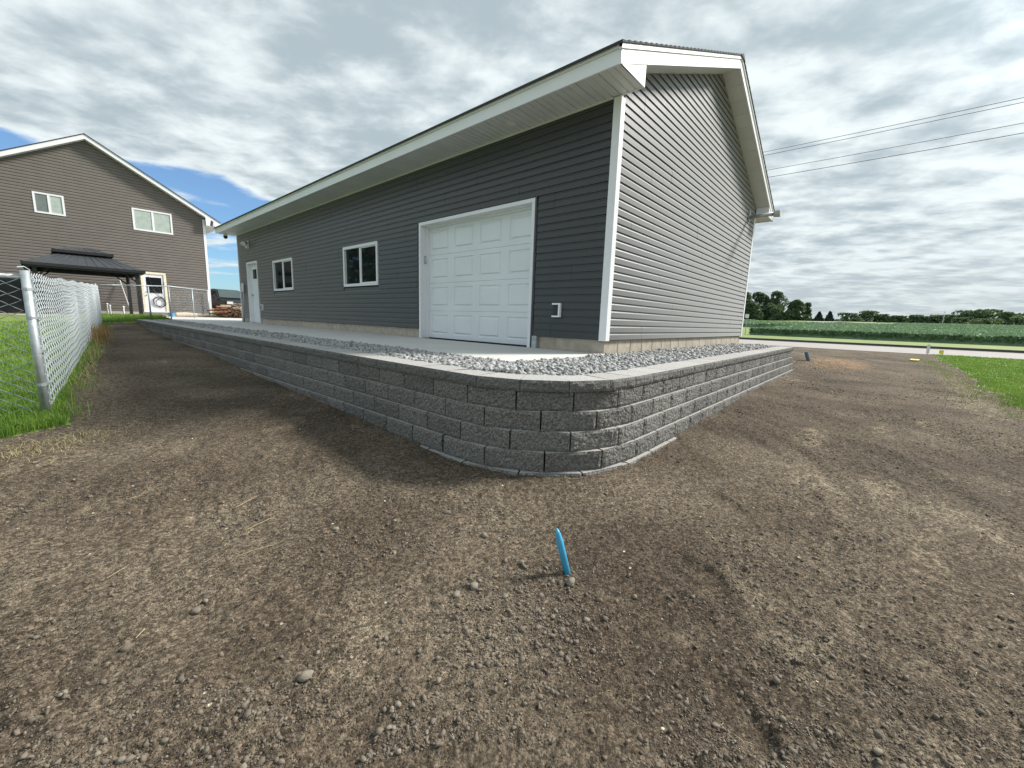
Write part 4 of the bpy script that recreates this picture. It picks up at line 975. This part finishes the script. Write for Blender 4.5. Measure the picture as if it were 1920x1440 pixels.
def grass():
    # left lawn, thickest near the post
    n = 46000; y = 2.0+15.5*rng.random(n)**1.8; x = fence_x(y)+.12-(rng.random(n)**1.3)*(1.2+.9*(y-2)*.35)
    ok = lawn_left(x, y); x, y = x[ok], y[ok]; r = np.hypot(x-CAM[0], y-CAM[1])
    blades('lawn_grass', x, y, rng.uniform(.04, .1, len(x))*np.where(y < 3.1, 1.35, 1), .0022+.0006*r, 'grass')
    n = 70000; r = np.exp(rng.uniform(math.log(8), math.log(31), n)); t = rng.uniform(-.24, .0, n); x, y = CAM[0]+r*np.cos(t), CAM[1]+r*np.sin(t)
    ok = lawn_right(x, y); x, y, r = x[ok], y[ok], r[ok]
    blades('lawn_grass', x, y, rng.uniform(.03, .08, len(x)), .003+.0005*r, 'grass')
    x, y = x[::9]+rng.normal(0, .05, len(x[::9])), y[::9]+rng.normal(.08, .1, len(x[::9])); blades('dead_grass', x, y, rng.uniform(.02, .09, len(x)), np.full(len(x), .008), 'straw', .9)
    n = 1500; x = rng.uniform(3, 18, n); y = -4.35+rng.gamma(1.5, .16, n); blades('stray_grass', x, y, rng.uniform(.02, .07, n), np.full(n, .007), 'grass', .8)
    # strip by the patio and along the fence foot
    x, y = rng.uniform(-4.0, -1.9, 9000), rng.uniform(17.3, 20.9, 9000); ok = lawn_left(x, y); x, y = x[ok], y[ok]; blades('lawn_grass', x, y, rng.uniform(.05, .16, len(x)), np.full(len(x), .014), 'grass')
    n = 2600; y = 2.5+14.5*rng.random(n); x = fence_x(y)+rng.normal(.05, .09, n); blades('fence_weeds', x, y, rng.gamma(2, .03, n)+.02, np.full(n, .007), 'grass', .6)
    n = 300; y = rng.normal(10.8, .8, n); x = fence_x(y)+rng.normal(.12, .08, n); blades('dry_weeds', x, y, rng.uniform(.1, .5, n), np.full(n, .012), 'rust', .3)
    n = 1300; y = rng.normal(8.5, 3.5, n); x = fence_x(y)+rng.normal(.1, .07, n); ok = (y > 4) & (y < 17); x, y = x[ok], y[ok]; blades('dry_weeds', x, y, rng.uniform(.03, .12, len(x)), np.full(len(x), .006), 'straw', .8)
    # straw mat at the lawn's edge and the thatch edge on the right
    n = 1500; x = rng.normal(-5.05, .3, n); y = 1.95+(x+5.0)*.35+rng.normal(0, .14, n); blades('straw_mat', x, y, rng.uniform(.012, .04, n), np.full(n, .003), 'straw', 2.6)
    n = 5000; x = rng.uniform(2.2, 16, n); y = np.interp(x, [2, 5, 8, 16], [-4.6, -4.3, -4.35, -4.5])+rng.normal(.05, .18, n); blades('straw_mat', x, y, rng.uniform(.01, .03, n), np.full(n, .007), 'straw', 2.0)
    # scattered chaff
    n = 700; a0 = math.atan2(fw[1], fw[0]); r = np.exp(rng.uniform(math.log(1.2), math.log(8), n)); t = a0+rng.uniform(-.95, .95, n); x, y = CAM[0]+r*np.cos(t), CAM[1]+r*np.sin(t)
    ok = ~((x > -3.1) & (y > -1.5)); x, y = x[ok], y[ok]; blades('chaff', x, y, rng.uniform(.005, .012, len(x)), np.full(len(x), .0022), 'straw', 3.0, .004)
grass()
def wpt(u, v, z=-.75):
    d = r2*(u-960)/763.4264+u2*(720-v)/763.4264+fw; 
    for _ in range(5):
        t = (z-CAM[2])/d[2]; p = CAM+d*t; z = gz(p[0], p[1])
    return p
# the straws one can pick out, each lying where it lies
for k, (a, b, lb) in enumerate((((442, 954), (485, 933), 'upper of the two long straws lying on bare soil left of the wall'), ((441, 1007), (517, 972), 'longest bent straw on the bare soil, below its shorter twin'), ((444, 1046), (515, 1026), 'faint thin straw just under the longest bent straw'), ((201, 1087), (235, 1070), 'curved straw on the soil at the far left'), ((255, 1200), (272, 1184), 'short stout straw near the left front stones'))):
    p, q = wpt(*a), wpt(*b); m = (p+q)/2+np.array([.01, .008, .012])
    o = MB().tube([tuple(p+[0, 0, .008]), tuple(m), tuple(q+[0, 0, .014])], [.0013, .0018, .001], 5).build('straw', 'straw'); tag(o, lb, 'straw', 'long straws on the soil')
def rock(u, v, s, lb, mat='pebble', sq=.6):
    p = wpt(u, v); V = IV2*(1+rng.normal(0, .1, (len(IV2), 1)))*np.array([1.0, .75, sq])*s
    a = rng.uniform(0, 6.28); V = V@np.array([[math.cos(a), -math.sin(a), 0], [math.sin(a), math.cos(a), 0], [0, 0, 1]])
    o = mesh_np('stone', V, IF2, mat, None, False); o.location = (p[0], p[1], float(ground_z(p[0], p[1]))+s*sq*.4); tag(o, lb, 'stone', 'loose stones on the soil')
for u, v, s, lb, mt in ((1070, 1095, .026, 'large tan stone just below the blue pipe', 'pebble'), (978, 1056, .017, 'pale flat stone left of the blue pipe', 'pebble'), (838, 962, .026, 'brown clod standing alone in front of the wall corner', 'clod'), (908, 1002, .022, 'crumbly yellowish stone up-left of the gravelly patch', 'pebble'),
  (573, 1272, .024, 'tan stone alone in the front soil, nearest the bottom edge', 'pebble'), (629, 991, .02, 'whitish oblong stone on the smooth soil left of the blue pipe', 'pebble'), (739, 1034, .013, 'small round tan stone between the whitish oblong stone and the blue pipe', 'pebble'), (238, 1218, .018, 'half-buried grey stone at the lower left', 'clod'), (367, 1146, .02, 'flat dark clod beside a small tan stone at left', 'clod'),
  (386, 1130, .012, 'small tan stone next to the flat dark clod at left', 'pebble'), (856, 1117, .02, 'tan stone at the left edge of the gravelly patch', 'pebble'), (947, 1120, .016, 'split tan stone in the middle of the gravelly patch', 'pebble'), (888, 1102, .024, 'upright tan stone between two others in the gravelly patch', 'pebble'), (1645, 1415, .014, 'pale pebble at the bottom edge, right of centre', 'pebble'), (1100, 1163, .014, 'small pale stone below the large tan stone by the pipe', 'pebble'), (1190, 1122, .014, 'lone grey clod right of the large tan stone', 'clod')):
    rock(u, v, s, lb, mt)
# cut blue pipe sticking out of the soil
p = wpt(1063, 1073); t = thing('blue_pipe', 'cut sky-blue pipe sticking up out of loose soil before the wall corner', 'pipe', (p[0], p[1], p[2]))
L = Vector((-.03, .05, .215)); r = .0165
MB().tube([tuple(L*-.3), tuple(L*.72), tuple(L*.9), tuple(L)], [r, r, r*.72, r*.25], 14).build('pipe_body', 'blue', t, True)
MB().tube([tuple(L*.2), tuple(L*.2+Vector((0, 0, .002)))], r*1.02, 14).build('print_band', 'darkblue', t)
p = wpt(1519, 681, -.47); o = MB().tube([(p[0], p[1], p[2]-.05), (p[0]-.06, p[1]+.12, p[2]+.3)], .045, 12).build('buried_pipe', 'darkblue'); tag(o, 'dull blue-grey pipe end rising from the dirt past the right end of the wall', 'pipe')
def flag(u, v, lb, col, h=.3):
    p = wpt(u, v, -.6); t = thing('survey_flag', lb, 'flag', tuple(p)); MB().tube([(0, 0, 0), (0, 0, h)], .006, 5).build('wire_stem', 'galv', t)
    MB().prism([(0, 0, h-.16), (.02, .06, h-.17), (.0, .13, h-.14), (0, .13, h), (.02, .06, h), (0, 0, h)], [(.006, 0, h-.16), (.026, .06, h-.17), (.006, .13, h-.14), (.006, .13, h), (.026, .06, h), (.006, 0, h)]).build('flag_cloth', col, t)
flag(1767, 670, 'yellow survey flag standing where the right lawn meets the road', 'yellow')
p = wpt(1738, 668, -.6); t = thing('marker_post', 'white flexible marker post standing at the near road edge', 'marker post', tuple(p)); MB().box(-.012, .012, -.05, .05, .12, .52).build('marker_blade', 'white', t); MB().tube([(0, 0, -.05), (0, 0, .12)], .01, 6).build('stake', 'grey', t)
p = wpt(1714, 677, -.6); o = MB().prism([(-.16, -.1, 0), (.14, -.14, .01), (.2, .08, .02), (-.1, .12, 0)], [(-.16, -.1, .012), (.14, -.14, .03), (.2, .08, .035), (-.1, .12, .014)]).build('fallen_flag', 'yellow'); o.location = (p[0], p[1], float(ground_z(p[0], p[1]))+.03); tag(o, 'yellow flag lying flat on the dirt', 'flag')

# ------------------------------------------------------------------ road, verge, field, far things
def strip_sheet(name, x0, x1, z, mat, y0=-700, y1=700):
    ys = np.linspace(y0, y1, 60); V = [(x, y, z) for y in ys for x in (x0, x1)]; F = [(2*i, 2*i+1, 2*i+3, 2*i+2) for i in range(len(ys)-1)]
    return kind(mesh_np(name, V, F, mat), 'structure')
strip_sheet('road', 24.3, 34.3, -.645, 'road'); strip_sheet('road_gutter', 34.3, 35.65, -.643, 'gutter')
kind(MB().box(35.4, 35.7, -700, 700, -.75, -.49).build('kerb', 'gutter'), 'structure')
def crop():
    def z0(x): return zfar(x)
    def inside(x, y): return ((y < 8.2+.6*np.sin(x*.4)) & (x > 51) & (x < 100)) | ((x >= 93) & (x < 175) & ~((x > 132) & (y > -8) & (y < 40))) | ((x >= 175) & (x < 270) & ((y < -2) | (y > 34)))
    nx, ny = 300, 220; xs = np.geomspace(50.8, 270, nx); ys = np.linspace(-110, 75, ny); X, Y = np.meshgrid(xs, ys, indexing='ij')
    ins = inside(X, Y); row = np.abs(np.sin(X*math.pi/.9))*.2*np.clip(1-(X-51)/40, 0, 1)
    Z = z0(X)+np.where(ins, .72-row+(fbm(X*.9, Y*.9, 3, 3)-.5)*.3, -.4)
    Z[0] = z0(X[0])-.3
    i, j = np.meshgrid(np.arange(nx-1), np.arange(ny-1), indexing='ij'); F = np.stack([i*ny+j, (i+1)*ny+j, (i+1)*ny+j+1, i*ny+j+1], -1).reshape(-1, 4)
    V = np.stack([X, Y, Z], -1).reshape(-1, 3); keep = ins.reshape(-1)[F].any(1)
    kind(mesh_np('crop_field', V, F[keep], 'crop', smooth=True), 'stuff')
    n = 110000; u = rng.random(n); x = 51+(u**2.6)*130; yl = -(x+6)*.32-8; yh = np.maximum(14, x*.33); y = yl+(yh-yl)*rng.random(n)
    ok = inside(x, y); x, y = x[ok], y[ok]; n = len(x)
    edge = np.clip((x-51)/1.2, 0, 1)*np.clip((8.2+.6*np.sin(x*.4)-y)/1.2, 0, 1)+(x > 93)
    row = np.abs(np.sin(x*math.pi/.9)); h = np.where(edge < 1, rng.uniform(.05, .85, n), rng.uniform(.6, .98, n)-.2*row*np.clip(1-(x-51)/40, 0, 1)); s = .05+.0022*(x-30)
    c = np.stack([x, y, z0(x)+h], -1); R = rand_rot(n)*1.0; q = np.array([[-1, -.7, 0], [1, -.7, 0], [1, .7, 0], [-1, .7, 0]])*1.0
    nz = R[:, :, 2:3]; V = c[:, None, :]+np.einsum('nij,vj->nvi', R, q)*s[:, None, None]; 
    kind(mesh_np('crop_leaves', V.reshape(-1, 3), np.arange(n*4).reshape(-1, 4), 'crop'), 'stuff')
crop()
def sheet_patch(name, pts, mat, dz):
    V = [(x, y, float(zfar(np.array(x)))+dz+np.clip((x-132)/40, 0, 1)*1.0) for x, y in pts]; return kind(mesh_np(name, V, [tuple(range(len(V)))], mat), 'structure')
sheet_patch('farm_lawn', [(132, 38), (150, 39), (172, 39), (206, 36), (206, -7), (172, -7), (150, -2), (136, 12)], 'verge', .02)
sheet_patch('farm_drive', [(140, 24), (144, 16), (172, 7), (196, -3), (203, -3), (203, 2), (172, 14), (148, 25)], 'road', .03)
def leaves(C, s, mat, name, parent):
    n = len(C); R = rand_rot(n); q = np.array([[-1, -.6, 0], [.2, -.9, .1], [1, .5, 0], [-.3, .8, .1]]); V = C[:, None, :]+np.einsum('nij,vj->nvi', R, q)*(s*rng.uniform(.6, 1.3, n))[:, None, None]
    return mesh_np(name, V.reshape(-1, 3), np.arange(n*4).reshape(-1, 4), mat, parent)
def tree(x, y, h, w, mat, label, group, n=700, leaf=.6, conifer=False, name='tree', low=.12):
    z = float(zfar(np.array(float(x)))) if x > 24 else gz(x, y)
    T = thing(name, label, 'tree', (x, y, z), group); r = np.random.default_rng(int(abs(x*7+y*131))%99991)
    tr = MB().tube([(0, 0, -.3), (.05*w*.2, 0, h*.3), (-.03*w, .02*w, h*.6), (0, 0, h*.85)], [h*.022+.03, h*.018+.02, h*.012+.01, .03], 7)
    for k in range(4):
        a = k*1.6+x; tr.tube([(0, 0, h*(.25+.1*k)), (math.cos(a)*w*.2, math.sin(a)*w*.2, h*(.38+.1*k)), (math.cos(a)*w*.36, math.sin(a)*w*.36, h*(.5+.1*k))], [h*.01+.01, h*.007+.008, .02], 5)
    tr.build('trunk', 'trunk', T)
    if conifer:
        t = r.random(n)**.75; zz = h*(.06+.94*(1-t)**1.0); rad = w/2*(1-zz/h)*(.82+.25*np.abs(np.sin(zz*2.6)))*np.sqrt(r.random(n))**.5; a = r.uniform(0, 6.283, n)
        C = np.stack([rad*np.cos(a), rad*np.sin(a), zz], -1)
    else:
        m = 9; lc = np.stack([r.normal(0, w*.2, m), r.normal(0, w*.2, m), h*(low+.15+(.93-low-.3)*r.random(m))], -1); lr = w*r.uniform(.17, .3, m)
        lc[0] = (0, 0, h*.62); lr[0] = w*.36; lc[1] = (r.normal(0, w*.06), r.normal(0, w*.06), h-lr[1]*.9)
        k = r.integers(0, m, n); d = r.normal(size=(n, 3)); d /= np.linalg.norm(d, axis=1)[:, None]; d[:, 2] = np.where(d[:, 2] < -.4, -d[:, 2], d[:, 2])
        C = lc[k]+d*(lr[k]*(.72+.36*r.random(n)))[:, None]; C[:, 2] = np.clip(C[:, 2], h*low, h*1.02)
        if low < .05:
            q = n//6; a = r.uniform(0, 6.283, q); rr = w*.46*np.sqrt(r.random(q)); C[:q] = np.stack([rr*np.cos(a), rr*np.sin(a), h*.32*r.random(q)], -1)
    leaves(C, leaf, mat, 'crown', T); return T
G1 = 'farmstead trees beyond the field'
for i, (x, y, h, w, mt, lb) in enumerate(((205, 49, 13.2, 12, 'leaf1', 'broad dark oak mostly hidden behind the garage corner'), (198, 42.5, 12.4, 9, 'leaf1', 'dark oak closest to the garage corner in the farmstead grove'), (210, 38.5, 13.2, 9, 'leaf1', 'dark oak in the middle of the farmstead grove'), (203, 33.5, 7.8, 8, 'leaf2', 'shorter mid-green tree in front of the tall grove crowns'),
   (212, 31.5, 13.4, 9.5, 'leaf1', 'tallest rounded oak at the right of the grove'), (196, 29.5, 6.5, 6, 'leaf2', 'low bushy tree filling the foot of the grove'), (201, 23.3, 9.2, 8.0, 'leaf1', 'round-headed oak standing apart right of the grove'), (197, 25.5, 5.0, 4.2, 'leaf2', 'small light tree below the round-headed oak'), (206, 20.6, 8.2, 4.2, 'leaf1', 'narrow pointed tree touching the round-headed oak'), (193, 38, 8, 9, 'leaf1', 'low dark tree at the near foot of the grove'), (193, 45.5, 9, 9, 'leaf1', 'dark low tree just off the garage corner'))):
    tree(x, y, h, w, mt, lb, G1, 2600, .46, name='oak_tree', low=.02)
for x, y, h, w, lb in ((200, 15.6, 4.7, 4.6, 'left one of the two dark pointed spruces by the farm drive'), (201, 12.3, 4.9, 4.4, 'right one of the two dark pointed spruces by the farm drive')): tree(x, y, h, w, 'spruce', lb, 'spruces by the farm drive', 1300, .38, True, 'spruce_tree')
for x, y, h, w, lb in ((198, 18.2, 1.7, 3.2, 'small round dark bush left of the spruces'), (204, 9.6, 1.6, 3.0, 'low dark bush right of the spruces'), (225, 5.5, 2.4, 4.5, 'flat-topped small tree right of the spruce pair')): tree(x, y, h, w, 'leaf1', lb, 'bushes by the spruces', 350, .35, name='bush', low=.0)
LB = ['{} {} in the far tree line {}']
far = [(350, 12, 5.2, 12, 'leaf2', 'low hazy tree at the near end of the far tree line'), (352, 4, 6.8, 13, 'leaf2', 'pale domed tree at the peak of the first far clump'), (350, -4, 4.8, 11, 'leaf1', 'dark low tree right of the pale domed one'), (346, -10.5, 4.0, 9, 'leaf1', 'last dark low tree before the gap in the far tree line'), (352, -15, 2.6, 8, 'leaf3', 'pale scrub tree in the gap of the far tree line'),
 (340, -19, 4.4, 10, 'leaf1', 'dark tree right after the gap in the far tree line'), (336, -23, 3.8, 10, 'leaf1', 'dark tree just left of the radio mast foot'), (340, -28, 4.6, 11, 'leaf3', 'pale willow right of the radio mast'), (334, -33, 4.8, 11, 'leaf2', 'mid-green tree between the pale willow and the tall clump'), (338, -39, 7.2, 11, 'leaf2', 'left dome of the tall clump at the far right'), (340, -46, 8.0, 12, 'leaf2', 'highest dome of the tall clump at the far right'),
 (338, -53, 6.4, 12, 'leaf2', 'right shoulder of the tall clump at the far right'), (326, -36, 3.2, 9, 'leaf3', 'pale bush at the foot of the tall clump'), (325, -44, 2.8, 9, 'leaf3', 'pale low bush under the highest dome'), (330, -59, 4.0, 12, 'leaf3', 'pale tree at the right end of the tall clump'), (328, -67, 3.6, 12, 'leaf1', 'dark tree near the picture edge in the far tree line'), (335, -74, 6, 12, 'leaf1', 'outermost dark tree of the far tree line')]
for x, y, h, w, mt, lb in far: tree(x, y, h*1.05, w*.95, mt, lb, 'trees in the far tree line', 800, .6, name='far_tree', low=.0)
tree(38, 62, 8.4, 5.5, 'leaf2', 'loose light-green tree seen past the house corner in the gap', 'trees in the gap', 900, .2, name='young_tree', low=.1)
tree(33, 47.5, 6.2, 3.0, 'leaf1', 'slim dark tree half hidden by the far end of the garage', 'trees in the gap', 700, .16, name='young_tree', low=.1)
for x, y, h, w, lb in ((-12.5, 27.5, 8.5, 7, 'unseen leafy tree added beside the house for the window reflections'), (-15.5, 34, 9.5, 8, 'second unseen leafy tree added for the window reflections, farther back'), (-11, 42, 9, 8, 'third unseen leafy tree added for the window reflections, behind the house')): tree(x, y, h, w, 'leaf1', lb, 'unseen trees added beside the house', 900, .3, name='oak_tree', low=.02)  # out-of-view trees, added so the garage windows reflect something dark
# radio mast
t = thing('radio_mast', 'thin grey lattice radio mast rising over the far tree line', 'mast', (300, -27, float(zfar(np.array(300.)))))
for k in range(3): a = k*2.094; MB().tube([(.35*math.cos(a), .35*math.sin(a), 0), (.2*math.cos(a), .2*math.sin(a), 6.6)], .05, 5).build('mast_leg', 'grey', t)
MB().tube([(.3 if k % 2 else -.3, 0, .35*k) for k in range(19)], .03, 4).build('lattice', 'grey', t)
MB().tube([(0, 0, 6.6), (0, 0, 7.6)], .04, 5).build('aerial', 'grey', t)
# road sign seen from behind
t = thing('road_sign', 'small white road sign on a thin post across the road by the garage corner', 'road sign', (48, 8.6, -.5))
MB().tube([(0, 0, 0), (0, 0, 2.3)], .035, 6).build('sign_post', 'grey', t); bevel(MB().box(-.06, -.04, -.19, .19, 1.95, 2.38).build('sign_panel', 'white', t), .03)
# utility line: poles hidden behind the garage and out of frame
PY = [-34, 27, 96]
def pole(y, lb):
    t = thing('utility_pole', lb, 'utility pole', (28.3, y, -.6), 'utility poles along the road')
    MB().tube([(0, 0, -.3), (0, 0, 13.2)], [.16, .1], 10).build('shaft', 'pole', t); MB().box(-.9, .9, -.06, .06, 12.3, 12.42).build('crossarm', 'pole', t)
    for x in (-.75, .75, 0): MB().tube([(x, 0, 12.42 if x else 13.2), (x, 0, 12.6 if x else 13.38)], .045, 8).build('insulator', 'grey', t)
for y, lb in zip(PY, ('utility pole beyond the picture edge on the right', 'utility pole standing behind the garage', 'utility pole far along the road beyond the gap')): pole(y, lb)
WG = 'overhead power lines along the road'
for (x, z, r, lb) in ((28.0, 12.25, .014, 'upper of the close pair of overhead wires'), (28.55, 12.22, .014, 'lower of the close pair of overhead wires'), (28.0, 11.05, .013, 'single overhead wire below the close pair'), (28.0, 10.58, .016, 'lowest overhead wire of the four')):
    pts = []
    for a, b in zip(PY[:-1], PY[1:]):
        for f in np.linspace(0, 1, 25)[:-1]: pts.append((x, a+(b-a)*f, z-.6*4*f*(1-f)+.35))
    pts.append((x, PY[-1], z+.35)); o = MB().tube(pts, r, 5).build('power_line', 'cable'); tag(o, lb, 'power line', WG)
